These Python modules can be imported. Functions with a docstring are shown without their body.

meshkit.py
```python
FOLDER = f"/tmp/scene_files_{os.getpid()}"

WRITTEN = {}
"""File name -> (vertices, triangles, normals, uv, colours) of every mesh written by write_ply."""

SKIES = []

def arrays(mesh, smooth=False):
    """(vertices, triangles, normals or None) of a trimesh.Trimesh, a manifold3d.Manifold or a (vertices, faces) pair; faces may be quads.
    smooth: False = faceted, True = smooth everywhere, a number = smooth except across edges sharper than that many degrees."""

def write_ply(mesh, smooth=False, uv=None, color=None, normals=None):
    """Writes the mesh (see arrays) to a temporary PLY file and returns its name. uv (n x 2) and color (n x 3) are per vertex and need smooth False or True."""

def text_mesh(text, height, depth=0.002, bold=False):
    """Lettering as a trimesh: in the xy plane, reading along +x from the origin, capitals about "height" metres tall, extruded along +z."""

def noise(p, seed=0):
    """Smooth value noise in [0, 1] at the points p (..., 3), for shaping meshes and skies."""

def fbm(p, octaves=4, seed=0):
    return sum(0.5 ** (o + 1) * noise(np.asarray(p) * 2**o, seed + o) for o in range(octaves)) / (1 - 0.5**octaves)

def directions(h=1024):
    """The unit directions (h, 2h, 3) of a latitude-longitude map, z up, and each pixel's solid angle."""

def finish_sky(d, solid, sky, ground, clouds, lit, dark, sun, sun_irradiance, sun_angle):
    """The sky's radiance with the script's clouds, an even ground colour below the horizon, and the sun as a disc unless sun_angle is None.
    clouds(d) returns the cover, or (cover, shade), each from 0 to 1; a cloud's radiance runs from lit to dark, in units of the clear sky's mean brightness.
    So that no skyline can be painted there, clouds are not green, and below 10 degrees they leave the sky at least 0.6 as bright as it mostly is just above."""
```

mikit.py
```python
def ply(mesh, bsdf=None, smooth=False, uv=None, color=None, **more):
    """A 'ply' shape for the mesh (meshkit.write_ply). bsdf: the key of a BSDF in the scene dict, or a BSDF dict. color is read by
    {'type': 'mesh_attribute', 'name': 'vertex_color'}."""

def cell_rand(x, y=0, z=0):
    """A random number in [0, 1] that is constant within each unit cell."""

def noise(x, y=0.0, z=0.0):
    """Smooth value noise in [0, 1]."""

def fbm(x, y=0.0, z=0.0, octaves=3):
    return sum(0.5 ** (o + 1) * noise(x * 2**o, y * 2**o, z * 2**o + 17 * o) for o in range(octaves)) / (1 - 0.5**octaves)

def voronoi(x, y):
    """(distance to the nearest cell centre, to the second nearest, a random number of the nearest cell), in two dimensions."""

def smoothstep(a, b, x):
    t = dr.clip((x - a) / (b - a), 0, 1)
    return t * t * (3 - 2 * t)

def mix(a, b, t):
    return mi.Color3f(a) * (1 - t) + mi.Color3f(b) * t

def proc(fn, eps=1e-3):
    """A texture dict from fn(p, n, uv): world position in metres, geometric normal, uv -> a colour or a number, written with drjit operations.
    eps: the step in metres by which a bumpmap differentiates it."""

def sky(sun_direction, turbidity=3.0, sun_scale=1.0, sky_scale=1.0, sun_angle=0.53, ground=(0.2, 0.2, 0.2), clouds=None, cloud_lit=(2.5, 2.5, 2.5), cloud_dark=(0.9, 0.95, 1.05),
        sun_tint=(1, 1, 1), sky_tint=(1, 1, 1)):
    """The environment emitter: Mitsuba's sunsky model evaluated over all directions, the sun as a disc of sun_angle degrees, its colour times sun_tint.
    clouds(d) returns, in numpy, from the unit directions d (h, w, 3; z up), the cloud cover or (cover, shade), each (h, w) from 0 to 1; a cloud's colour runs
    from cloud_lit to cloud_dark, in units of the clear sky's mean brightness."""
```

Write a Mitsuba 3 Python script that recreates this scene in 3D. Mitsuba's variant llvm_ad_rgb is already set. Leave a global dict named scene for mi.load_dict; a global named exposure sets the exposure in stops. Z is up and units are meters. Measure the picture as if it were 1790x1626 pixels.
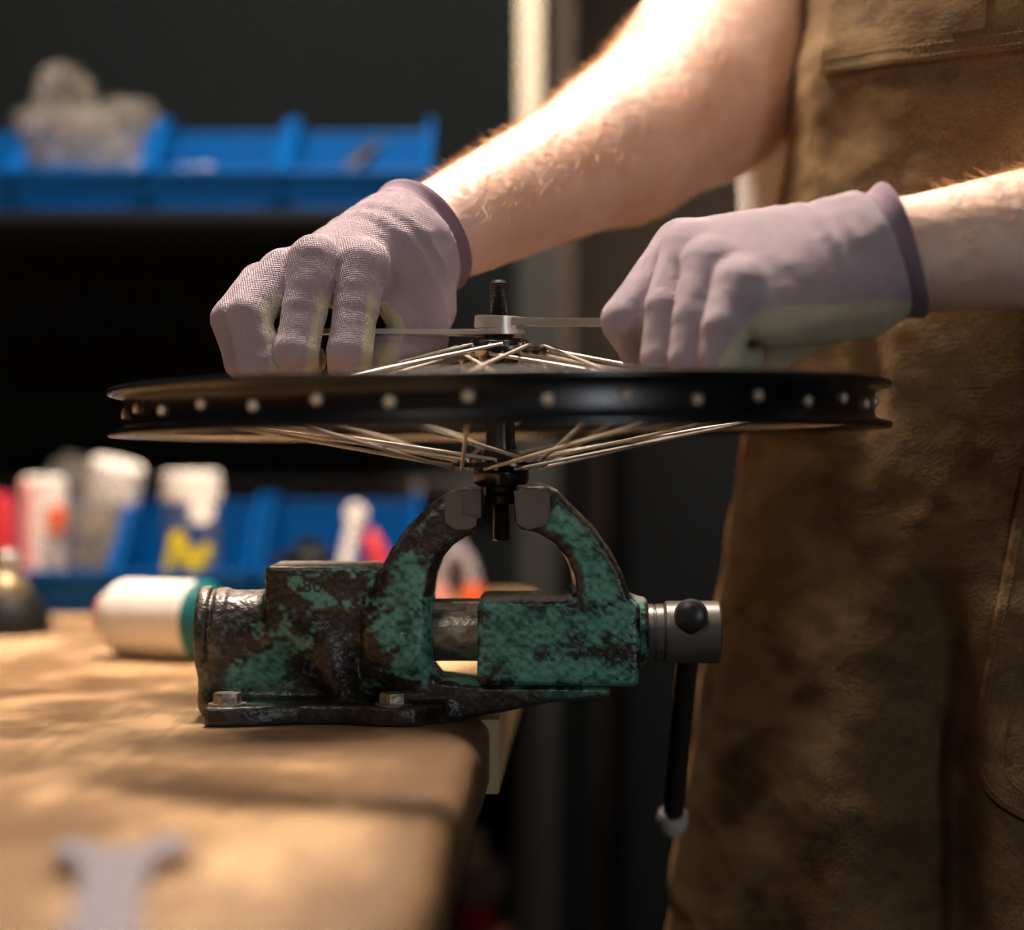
import math, random
import numpy as np, trimesh, shapely, manifold3d as m3
from shapely import affinity
from shapely.geometry import Polygon, Point, LineString, box as sbox
import drjit as dr
import mitsuba as mi
import mikit, meshkit

T = mi.ScalarTransform4f
rng = np.random.default_rng(7)
scene, labels = {}, {}

# ------------------------------------------------------------------ camera, light, exposure
CAM = np.array([0.0, 0.0, 1.035])
FPX = 3200.0                                   # focal length in pixels of a 1790 wide picture
scene['camera'] = {'type': 'thinlens', 'fov': 2 * math.degrees(math.atan(895 / FPX)), 'fov_axis': 'x',
                   'aperture_radius': 0.0125, 'focus_distance': 0.958,
                   'near_clip': 0.02, 'far_clip': 50.0,
                   'to_world': T().look_at(origin=CAM.tolist(), target=[0, 1, 1.0341], up=[0, 0, 1])}
exposure = 1.65
scene['ambient'] = {'type': 'constant', 'radiance': {'type': 'rgb', 'value': [0.008, 0.014, 0.018]}}
KEY_POS, KEY_SIZE, KEY_RAD = (-0.04, 1.26, 2.12), (0.50, 0.24), (36, 29.3, 24)
FILL_POS, FILL_SIZE, FILL_RAD = (-0.55, -0.30, 2.30), (0.50, 0.14), (11, 10.2, 9.4)
WINDOW_RAD = (1.3, 1.4, 1.5)


def S(r, g, b):
    c = np.array([r, g, b], float) / 255
    return [float(v) for v in np.where(c <= 0.04045, c / 12.92, ((c + 0.055) / 1.055) ** 2.4)]


def P(px, py, y):
    """The point at depth y behind the pixel (1790 x 1626 frame)."""
    return np.array([(px - 895) * y / FPX, y, CAM[2] - (py - 810) * y / FPX])


# ------------------------------------------------------------------ materials
def mat(key, **kw):
    scene[key] = {'type': 'twosided', 'bsdf': {'type': 'principled', **kw}}
    return key


def rgb(*c):
    return {'type': 'rgb', 'value': list(c)}


def plain(key, col, rough=0.5, metal=0.0, spec=0.5, **kw):
    d = dict(base_color=rgb(*col), roughness=rough, **kw)
    if metal:
        d['metallic'] = metal
    else:
        d['specular'] = spec
    return mat(key, **d)


def bumped(key, inner, fn, scale=1.0, eps=4e-4):
    scene[key] = {'type': 'twosided', 'bsdf': {'type': 'bumpmap', 'arbitrary': mikit.proc(fn, eps=eps), 'scale': scale, 'bsdf': {'type': 'principled', **inner}}}
    return key


fbm, noise, mixc, sst = mikit.fbm, mikit.noise, mikit.mix, mikit.smoothstep


def wood_fn(p, n, uv):
    big = fbm(p.x * 5.0 + 3.1, p.y * 3.6, p.z * 4, 4)
    blot = fbm(p.x * 16.0, p.y * 9.0 + 5, p.z * 12, 4)
    dark = fbm(p.x * 13.0 + 4.2, p.y * 11.0 + 0.6, 0.3, 4)
    grain = fbm(p.x * 160.0, p.y * 7.0, p.z * 130, 3)
    c = mixc((0.41, 0.25, 0.118), (0.68, 0.455, 0.25), sst(0.3, 0.7, big))
    c = mixc(c, c * mi.Color3f(0.34, 0.30, 0.26), sst(0.44, 0.62, dark))
    c = mixc(c, (0.17, 0.098, 0.046), sst(0.44, 0.64, blot) * 0.8)
    c = mixc(c, (0.22, 0.12, 0.055), sst(0.55, 0.8, grain) * 0.35)
    front_patch = sst(0.085, 0.03, dr.sqrt(dr.square((p.x + 0.085) * 0.6) + dr.square((p.y - 0.875) * 1.5)) + 0.09 * (fbm(p.x * 22, p.y * 30, 1.5, 3) - 0.5))  # darker brown patch on the top in front of the vise
    c = mixc(c, (0.12, 0.072, 0.038), front_patch * 0.75)
    spots = fbm(p.x * 55.0, p.y * 40.0, 2.0, 3)
    c = mixc(c, (0.12, 0.07, 0.035), sst(0.64, 0.80, spots) * 0.35)
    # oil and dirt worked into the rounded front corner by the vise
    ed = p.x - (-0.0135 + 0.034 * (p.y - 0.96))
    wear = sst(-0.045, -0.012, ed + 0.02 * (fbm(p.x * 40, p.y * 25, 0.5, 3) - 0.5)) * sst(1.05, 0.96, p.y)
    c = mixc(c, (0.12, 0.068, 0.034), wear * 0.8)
    return c


def wood_bump(p, n, uv):
    return fbm(p.x * 240.0, p.y * 14.0, p.z * 200, 3) * 0.0005 + fbm(p.x * 30, p.y * 18, p.z * 30, 3) * 0.0010


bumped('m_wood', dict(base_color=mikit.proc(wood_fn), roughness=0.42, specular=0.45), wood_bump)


def lightwood_fn(p, n, uv):
    g = fbm(p.x * 90, p.y * 60.0, p.z * 9, 3)
    return mixc((0.78, 0.54, 0.29), (0.5, 0.3, 0.14), sst(0.45, 0.75, g))


mat('m_lightwood', base_color=mikit.proc(lightwood_fn), roughness=0.5, specular=0.35)


def cast_colour(mesh, th, bare_x=None, rim=None):
    """Flaking green enamel over dark iron, worn off the convex edges; one colour per vertex."""
    v, n = np.array(mesh.vertices), np.array(mesh.vertex_normals)
    e = mesh.edges_unique
    lap, deg = np.zeros_like(v), np.zeros(len(v))
    for i, j in ((0, 1), (1, 0)):
        np.add.at(lap, e[:, i], v[e[:, j]] - v[e[:, i]])
        np.add.at(deg, e[:, i], 1)
    cur = -np.einsum('ij,ij->i', lap / np.maximum(deg, 1)[:, None], n) / 0.00012
    for _ in range(6):
        acc = np.zeros(len(v))
        for i, j in ((0, 1), (1, 0)):
            np.add.at(acc, e[:, i], cur[e[:, j]])
        cur = 0.5 * cur + 0.5 * acc / np.maximum(deg, 1)
    f = meshkit.fbm
    warp = np.stack([f(v * 60 + 5, 2, 1), f(v * 60 + 9, 2, 2), f(v * 60 + 3, 2, 3)], 1) * 0.010
    a, b, c = f((v + warp) * 24, 4, 11), f((v + warp * 1.5) * 95, 4, 12), f(v * 420, 3, 13)
    m = ramp(a * 0.50 + b * 0.34 + c * 0.16 - 0.10 * np.clip(cur, 0, 1.2), th - 0.03, th + 0.03)
    tone = ramp(0.5 * b + 0.5 * c, 0.34, 0.66)[:, None]
    green = np.array([0.008, 0.085, 0.067]) * (1 - tone) + np.array([0.115, 0.350, 0.275]) * tone
    ti = ramp(c * 0.6 + b * 0.4, 0.4, 0.68)[:, None]
    iron = np.array([0.013, 0.011, 0.010]) * (1 - ti) + np.array([0.062, 0.051, 0.042]) * ti
    if rim is not None:                            # the arch's edges are rubbed down to dark iron
        d2 = -sd_poly(v[:, 0], v[:, 2], rim)
        m = m * np.where((v[:, 2] > VZ(1045)) & (d2 > -0.0012), ramp(d2 + 0.003 * (b - 0.5), 0.0035, 0.0062), 1)
    if bare_x is not None:
        m = m * (1 - 0.9 * ramp(-(v[:, 0] + 0.02 * (a - 0.5)), -bare_x - 0.004, -bare_x + 0.006))
    m = m * ramp(v[:, 2] + 0.016 * (a - 0.5), 0.910, 0.921)
    col = iron * (1 - m[:, None]) + green * m[:, None]
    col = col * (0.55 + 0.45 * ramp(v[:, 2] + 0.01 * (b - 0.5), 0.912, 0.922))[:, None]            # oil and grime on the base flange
    worn = ramp(cur, 0.35, 1.2)[:, None] * (0.35 + 0.65 * b[:, None])
    col = col * (1 - worn) + np.array([0.105, 0.085, 0.072]) * worn
    bare_sheen = (ramp(n[:, 2], 0.7, 0.95) * ramp(v[:, 2], 0.935, 0.945) * (0.45 + 0.55 * ramp(c, 0.35, 0.6)))[:, None]   # bare metal on top faces, with the overhead light's sheen painted in
    return col * (1 - bare_sheen) + np.array([0.34, 0.28, 0.24]) * bare_sheen


def ramp(x, a, b):
    t = np.clip((x - a) / (b - a), 0, 1)
    return t * t * (3 - 2 * t)


def cast_bump(p, n, uv):
    return fbm(p.x * 420, p.y * 420, p.z * 420, 3) * 0.00055 + fbm(p.x * 70, p.y * 70, p.z * 70, 3) * 0.0012


bumped('m_vise', dict(base_color={'type': 'mesh_attribute', 'name': 'vertex_color'}, roughness=0.36, specular=0.7), cast_bump)
plain('m_iron', (0.045, 0.05, 0.042), 0.4)


def steel_fn(p, n, uv):
    a = fbm(p.x * 150, p.y * 150, p.z * 150, 4)
    return mixc((0.16, 0.14, 0.11), (0.48, 0.42, 0.34), sst(0.3, 0.7, a))


bumped('m_oldsteel', dict(base_color=mikit.proc(steel_fn), roughness=0.40, metallic=0.5, specular=0.6), cast_bump)
plain('m_jaw', (0.15, 0.135, 0.125), 0.42, 0.3)
plain('m_screw', (0.13, 0.12, 0.112), 0.36, 0.35)
plain('m_darksteel', (0.055, 0.052, 0.052), 0.34, 0.6)
plain('m_chrome', (0.80, 0.77, 0.73), 0.2, 0.75)
plain('m_cap', (0.85, 0.80, 0.76), 0.22, 0.2)
plain('m_wrench', (0.66, 0.62, 0.57), 0.30, 0.55)
plain('m_spoke', (0.60, 0.53, 0.44), 0.38, 0.5)
plain('m_nipple', (0.85, 0.74, 0.57), 0.40, 0.25)
plain('m_rim', (0.005, 0.006, 0.008), 0.27, 0.0, 0.9)
plain('m_hub', (0.010, 0.010, 0.011), 0.20, 0.0, 0.7)
plain('m_axle', (0.05, 0.047, 0.045), 0.28, 0.8)
plain('m_greytool', (0.34, 0.32, 0.36), 0.38, 0.55)


def skin_fn(p, n, uv):
    a = fbm(p.x * 28, p.y * 28, p.z * 28, 3)
    b = fbm(p.x * 160, p.y * 160, p.z * 160, 3)
    c = mixc((0.73, 0.465, 0.35), (0.81, 0.575, 0.465), sst(0.3, 0.7, a))
    return mixc(c, (0.68, 0.36, 0.26), sst(0.5, 0.8, b) * 0.35)


def skin_bump(p, n, uv):
    return fbm(p.x * 320, p.y * 320, p.z * 320, 3) * 0.0004


bumped('m_skin', dict(base_color=mikit.proc(skin_fn), roughness=0.46, specular=0.5, sheen=0.15), skin_bump)
plain('m_armhair', (0.55, 0.33, 0.15), 0.5)


def knit_bump(p, n, uv):
    return 0.00040 * (dr.sin(p.x * 4800 + p.z * 1500) + 0.5 * dr.sin(p.z * 4200 + p.y * 2500)) + fbm(p.x * 500, p.y * 500, p.z * 500, 2) * 0.0004


bumped('m_glove', dict(base_color={'type': 'mesh_attribute', 'name': 'vertex_color'}, roughness=0.85, specular=0.2, sheen=0.5), knit_bump)
plain('m_cuff', S(126, 108, 122), 0.85, 0, 0.2, sheen=0.4)


def apron_fn(p, n, uv):
    a = fbm(p.x * 12, p.y * 12 + 2, p.z * 16, 5)
    b = fbm(p.x * 50, p.y * 50, p.z * 75, 5)
    w = fbm(p.x * 1000, p.y * 1000, p.z * 1000, 2)
    c = mixc((0.124, 0.077, 0.035), (0.182, 0.114, 0.052), sst(0.35, 0.65, a))
    c = mixc(c, (0.070, 0.046, 0.025), sst(0.46, 0.72, b) * 0.6)
    return c * (0.55 + 0.9 * w)


def apron_bump(p, n, uv):
    return fbm(p.x * 700, p.y * 700, p.z * 700, 2) * 0.0004 + fbm(p.x * 60, p.y * 60, p.z * 45, 3) * 0.0012


bumped('m_apron', dict(base_color=mikit.proc(apron_fn), roughness=0.85, specular=0.15, sheen=0.2), apron_bump)
plain('m_hemlit', (0.56, 0.30, 0.14), 0.8, 0, 0.15, sheen=0.3)  # apron edge coloured bright for the light that catches it
plain('m_thread', (0.19, 0.115, 0.05), 0.8, 0, 0.1)
plain('m_shirt', (0.72, 0.69, 0.64), 0.9, 0, 0.1)
plain('m_trousers', (0.012, 0.013, 0.016), 0.9, 0, 0.1)
plain('m_shoe', (0.02, 0.017, 0.015), 0.5)
plain('m_hairdark', (0.08, 0.045, 0.02), 0.6)


def wall_fn(p, n, uv):
    a = fbm(p.x * 3.0, p.y * 3, p.z * 1.2, 4)
    return mixc((0.0035, 0.0055, 0.0065), (0.008, 0.0105, 0.0115), a)


mat('m_wall', base_color=mikit.proc(wall_fn), roughness=0.85, specular=0.05)
plain('m_wall2', (0.15, 0.125, 0.10), 0.7, 0, 0.2)
plain('m_floor', (0.05, 0.047, 0.044), 0.55, 0, 0.3)
plain('m_ceiling', (0.10, 0.095, 0.09), 0.9, 0, 0.1)
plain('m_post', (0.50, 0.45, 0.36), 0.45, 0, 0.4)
plain('m_postshade', (0.024, 0.027, 0.026), 0.5, 0, 0.3)  # post colour darkened to stand for the light fading downward
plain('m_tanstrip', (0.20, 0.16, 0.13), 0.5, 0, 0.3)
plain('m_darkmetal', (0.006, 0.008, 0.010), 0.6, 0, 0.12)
plain('m_blue', (0.0005, 0.066, 0.245), 0.42, 0, 0.12)
plain('m_white', (0.78, 0.74, 0.68), 0.5)
plain('m_offwhite', (0.72, 0.60, 0.47), 0.6)
plain('m_teal', (0.003, 0.13, 0.135), 0.4)
plain('m_red', (0.55, 0.03, 0.035), 0.45)
plain('m_pink', (0.70, 0.30, 0.26), 0.5)
plain('m_orange', (0.80, 0.13, 0.025), 0.4)
plain('m_yellow', (0.72, 0.58, 0.01), 0.4)
plain('m_black', (0.008, 0.008, 0.008), 0.5, 0, 0.25)
plain('m_greygrip', (0.30, 0.27, 0.30), 0.4)
plain('m_brass', (0.26, 0.20, 0.11), 0.35, 0.6)
scene['m_clearfilm'] = {'type': 'blendbsdf', 'weight': 0.10, 'a': {'type': 'thindielectric'},
                        'b': {'type': 'twosided', 'bsdf': {'type': 'principled', 'base_color': rgb(0.50, 0.46, 0.40), 'roughness': 0.25, 'specular': 0.8}}}

# ------------------------------------------------------------------ mesh helpers
used = {}


def numbered(key):
    n = used.get(key, 0)
    used[key] = n + 1
    return key if n == 0 else f'{key}_{n:03d}'


def thing(name, label, cat, group=None):
    k = numbered(name)
    labels[k] = {'label': label, 'category': cat}
    if group:
        labels[k]['group'] = group
    return k


def obj(name, mesh, m, parent=None, smooth=30, label=None, stuff=False, **kw):
    k = numbered(f'{parent}__{name}' if parent else name)
    d = mesh if isinstance(mesh, dict) else mikit.ply(mesh, m, smooth=smooth, **kw)
    scene[k] = d
    if label or stuff:
        labels[k] = {}
        if label:
            labels[k]['label'] = label
        if stuff:
            labels[k]['kind'] = 'stuff'
    return k


def single(name, mesh, m, label, cat, smooth=30, group=None, **kw):
    k = thing(name, label, cat, group)
    scene[k] = mikit.ply(mesh, m, smooth=smooth, **kw)
    return k


def struct(name, mesh, m, label, smooth=False):
    scene[name] = mikit.ply(mesh, m, smooth=smooth)
    labels[name] = {'kind': 'structure', 'label': label}


def cat(*ms):
    return trimesh.util.concatenate([x for x in ms])


def man(m):
    q = m.to_mesh()
    return trimesh.Trimesh(q.vert_properties[:, :3], q.tri_verts, process=False)


def rbox(x0, x1, y0, y1, z0, z1, r=0.002, n=3):
    """A box with chamfered/rounded edges: hull of eight small spheres."""
    r = min(r, (x1 - x0) / 2.01, (y1 - y0) / 2.01, (z1 - z0) / 2.01)
    s = m3.Manifold.sphere(r, 4 * n)
    return man(m3.Manifold.batch_hull([s.translate((x, y, z)) for x in (x0 + r, x1 - r) for y in (y0 + r, y1 - r) for z in (z0 + r, z1 - r)]))


def extrude(poly, h):
    parts = [trimesh.creation.extrude_polygon(g, h, engine='earcut') for g in getattr(poly, 'geoms', [poly])]
    return cat(*parts)


def bevelled(poly, h, b=0.0005):
    return cat(extrude(poly.buffer(-b), h), xf(extrude(poly, h - 2 * b), trimesh.transformations.translation_matrix([0, 0, b])))


def xf(mesh, M):
    m = mesh.copy()
    m.apply_transform(M)
    return m


def frame(origin, z, x=None):
    """4x4 whose z axis is z (and x axis as near x as can be)."""
    z = np.asarray(z, float) / np.linalg.norm(z)
    x = np.asarray(x if x is not None else ([1, 0, 0] if abs(z[0]) < 0.9 else [0, 1, 0]), float)
    x = x - z * (x @ z)
    x /= np.linalg.norm(x)
    M = np.eye(4)
    M[:3, 0], M[:3, 1], M[:3, 2], M[:3, 3] = x, np.cross(z, x), z, origin
    return M


def lathe(profile, n=48, origin=(0, 0, 0), axis=(0, 0, 1)):
    """profile [(r, h)] turned round the axis."""
    m = trimesh.creation.revolve(np.array(profile, float), sections=n)
    if m.volume < 0:
        m.invert()
    return xf(m, frame(origin, axis))


def tube(pts, r, n=8, cap=True):
    """Round tube along a polyline; r a number or one per point."""
    pts = np.asarray(pts, float)
    r = np.broadcast_to(np.asarray(r, float), len(pts))
    t = np.gradient(pts, axis=0)
    t /= np.linalg.norm(t, axis=1, keepdims=True)
    u = np.cross(t[0], [0, 0, 1] if abs(t[0][2]) < 0.9 else [1, 0, 0])
    a = np.arange(n) * 2 * np.pi / n
    rings = []
    for i in range(len(pts)):
        u = u - t[i] * (u @ t[i])
        u /= np.linalg.norm(u)
        w = np.cross(t[i], u)
        rings.append(pts[i] + r[i] * (np.cos(a)[:, None] * u + np.sin(a)[:, None] * w))
    v = np.vstack(rings + [pts[:1], pts[-1:]])
    f = []
    for i in range(len(pts) - 1):
        for j in range(n):
            p, q = i * n + j, i * n + (j + 1) % n
            f += [[p, q, q + n], [p, q + n, p + n]]
    c0, c1, L = len(v) - 2, len(v) - 1, (len(pts) - 1) * n
    if cap:
        for j in range(n):
            f += [[c0, (j + 1) % n, j], [c1, L + j, L + (j + 1) % n]]
    return trimesh.Trimesh(v, f, process=False)


def spline(pts, n):
    from scipy.interpolate import CubicSpline
    pts = np.asarray(pts, float)
    s = np.r_[0, np.cumsum(np.linalg.norm(np.diff(pts, axis=0), axis=1))]
    return CubicSpline(s, pts)(np.linspace(0, s[-1], n))


# ------------------------------------------------------------------ implicit surfaces (castings, hands, body)
def nets(f, lo, hi, h):
    """Surface nets of f < 0 in the box lo..hi at step h."""
    ax = [np.arange(a, b + h, h) for a, b in zip(lo, hi)]
    n = [len(a) for a in ax]
    G = np.empty(n, np.float32)
    step = max(1, int(400000 / (n[1] * n[2])))
    for i in range(0, n[0], step):
        X, Y, Z = np.meshgrid(ax[0][i:i + step], ax[1], ax[2], indexing='ij')
        G[i:i + step] = f(X, Y, Z)
    G[np.abs(G) < 1e-9] = 1e-9
    ins = G < 0
    c = [ins[a:n[0] - 1 + a, b:n[1] - 1 + b, d:n[2] - 1 + d] for a in (0, 1) for b in (0, 1) for d in (0, 1)]
    s = sum(x.astype(np.int8) for x in c)
    cells = np.argwhere((s > 0) & (s < 8))
    idx = -np.ones(np.array(n) - 1, np.int64)
    idx[tuple(cells.T)] = np.arange(len(cells))
    acc, cnt = np.zeros((len(cells), 3)), np.zeros(len(cells))
    corners = [(a, b, d) for a in (0, 1) for b in (0, 1) for d in (0, 1)]
    for p in corners:
        for k in range(3):
            if p[k] == 1:
                continue
            q = list(p)
            q[k] = 1
            g0 = G[tuple((cells + p).T)]
            g1 = G[tuple((cells + q).T)]
            on = (g0 < 0) != (g1 < 0)
            t = np.where(on, g0 / np.where(on, g0 - g1, 1), 0)
            pos = np.array(p, float)[None] + 0 * acc
            pos[:, k] += t
            acc[on] += pos[on]
            cnt += on
    v = (cells + acc / cnt[:, None]) * h + np.array([a[0] for a in ax])
    quads = []
    for k in range(3):
        a = [slice(None)] * 3
        b = [slice(None)] * 3
        a[k], b[k] = slice(0, n[k] - 1), slice(1, n[k])
        A, B = ins[tuple(a)], ins[tuple(b)]
        e = np.argwhere(A != B)
        o1, o2 = [(k + 1) % 3, (k + 2) % 3]
        ok = (e[:, o1] > 0) & (e[:, o2] > 0) & (e[:, o1] < n[o1] - 1) & (e[:, o2] < n[o2] - 1)
        e = e[ok]
        d1, d2 = np.zeros(3, int), np.zeros(3, int)
        d1[o1], d2[o2] = 1, 1
        q = np.stack([idx[tuple((e - d1 - d2).T)], idx[tuple((e - d2).T)], idx[tuple(e.T)], idx[tuple((e - d1).T)]], 1)
        flip = ~A[tuple(e.T)]
        q[flip] = q[flip][:, ::-1]
        quads.append(q)
    q = np.vstack(quads)
    return trimesh.Trimesh(v, np.vstack([q[:, [0, 1, 2]], q[:, [0, 2, 3]]]), process=False)


def smin(a, b, k):
    h = np.clip(0.5 + 0.5 * (b - a) / k, 0, 1)
    return b * (1 - h) + a * h - k * h * (1 - h)


def sd_bone(X, Y, Z, a, b, ra, rb):
    a, b = np.asarray(a, float), np.asarray(b, float)
    d = b - a
    t = np.clip(((X - a[0]) * d[0] + (Y - a[1]) * d[1] + (Z - a[2]) * d[2]) / (d @ d + 1e-12), 0, 1)
    return np.sqrt((X - a[0] - t * d[0]) ** 2 + (Y - a[1] - t * d[1]) ** 2 + (Z - a[2] - t * d[2]) ** 2) - (ra + (rb - ra) * t)


def sd_box(X, Y, Z, lo, hi, r=0.003):
    c, s = (np.asarray(lo, float) + hi) / 2, (np.asarray(hi, float) - lo) / 2 - r
    q = [np.abs(V - c[i]) - s[i] for i, V in enumerate((X, Y, Z))]
    return np.sqrt(sum(np.maximum(v, 0) ** 2 for v in q)) + np.minimum(np.maximum(np.maximum(q[0], q[1]), q[2]), 0) - r


def sd_cylx(X, Y, Z, x0, x1, y, z, rad, r=0.002):
    a = np.sqrt((Y - y) ** 2 + (Z - z) ** 2) - rad + r
    b = np.abs(X - (x0 + x1) / 2) - (x1 - x0) / 2 + r
    return np.sqrt(np.maximum(a, 0) ** 2 + np.maximum(b, 0) ** 2) + np.minimum(np.maximum(a, b), 0) - r


def sd_poly(U, V, pts):
    pts = np.asarray(pts, float)
    d = np.full(U.shape, 1e9)
    s = np.ones(U.shape)
    for i in range(len(pts)):
        a, b = pts[i], pts[i - 1]
        e = b - a
        t = np.clip(((U - a[0]) * e[0] + (V - a[1]) * e[1]) / (e @ e), 0, 1)
        d = np.minimum(d, (U - a[0] - t * e[0]) ** 2 + (V - a[1] - t * e[1]) ** 2)
        c1, c2, c3 = V >= a[1], V < b[1], e[0] * (V - a[1]) > e[1] * (U - a[0])
        s = np.where((c1 & c2 & c3) | (~c1 & ~c2 & ~c3), -s, s)
    return s * np.sqrt(d)


def sd_prism(d2, W, w0, w1, r):
    a, b = d2 + r, np.abs(W - (w0 + w1) / 2) - (w1 - w0) / 2 + r
    return np.sqrt(np.maximum(a, 0) ** 2 + np.maximum(b, 0) ** 2) + np.minimum(np.maximum(a, b), 0) - r


def xz(pts, y):
    """Outline pixels at depth y -> (x, z)."""
    return [(P(a, b, y)[0], P(a, b, y)[2]) for a, b in pts]


def smoothed(pts, rnd):
    g = Polygon(pts).buffer(-rnd).buffer(2 * rnd).buffer(-rnd)
    return np.array(g.exterior.coords)[:-1]


# ------------------------------------------------------------------ the setting
struct('floor', trimesh.creation.box(bounds=[[-2.6, -1.6, -0.04], [2.4, 3.3, 0.0]]), 'm_floor', 'dark workshop floor')
struct('ceiling', trimesh.creation.box(bounds=[[-2.6, -1.6, 2.75], [2.4, 3.3, 2.80]]), 'm_ceiling', 'dim workshop ceiling')
struct('wall_back', trimesh.creation.box(bounds=[[-2.6, 1.94, 0.0], [0.004, 2.00, 2.75]]), 'm_wall', 'dark blue grey panel wall behind the bench')
struct('wall_rear', trimesh.creation.box(bounds=[[-2.6, 3.2, 0.0], [2.4, 3.3, 2.75]]), 'm_wall2', 'dark brown wall at the rear of the workshop')
struct('wall_left', trimesh.creation.box(bounds=[[-2.7, -1.6, 0.0], [-2.6, 3.3, 2.75]]), 'm_wall', 'dark side wall')
struct('wall_right', trimesh.creation.box(bounds=[[2.4, -1.6, 0.0], [2.5, 3.3, 2.75]]), 'm_wall', 'dark side wall')
struct('wall_front', trimesh.creation.box(bounds=[[-2.6, -1.7, 0.0], [2.4, -1.6, 2.75]]), 'm_wall2', 'dark wall behind the viewer')
# steel upright at the panel's end, light falloff painted as two tones; thinner one behind
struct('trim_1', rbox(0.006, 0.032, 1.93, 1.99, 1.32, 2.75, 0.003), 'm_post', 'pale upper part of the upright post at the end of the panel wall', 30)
struct('trim_3', rbox(0.006, 0.050, 1.93, 1.99, 0.0, 1.32, 0.003), 'm_postshade', 'lower part of the upright post, its dimmer light painted as dark grey', 30)
struct('trim_2', rbox(0.056, 0.078, 2.35, 2.40, 1.15, 2.75, 0.003), 'm_tanstrip', 'narrow tan upright further back', 30)
struct('trim_4', rbox(0.056, 0.110, 2.35, 2.40, 0.0, 1.15, 0.003), 'm_darkmetal', 'dark lower part of the narrow upright', 30)
# ribs on the panel wall

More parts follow.
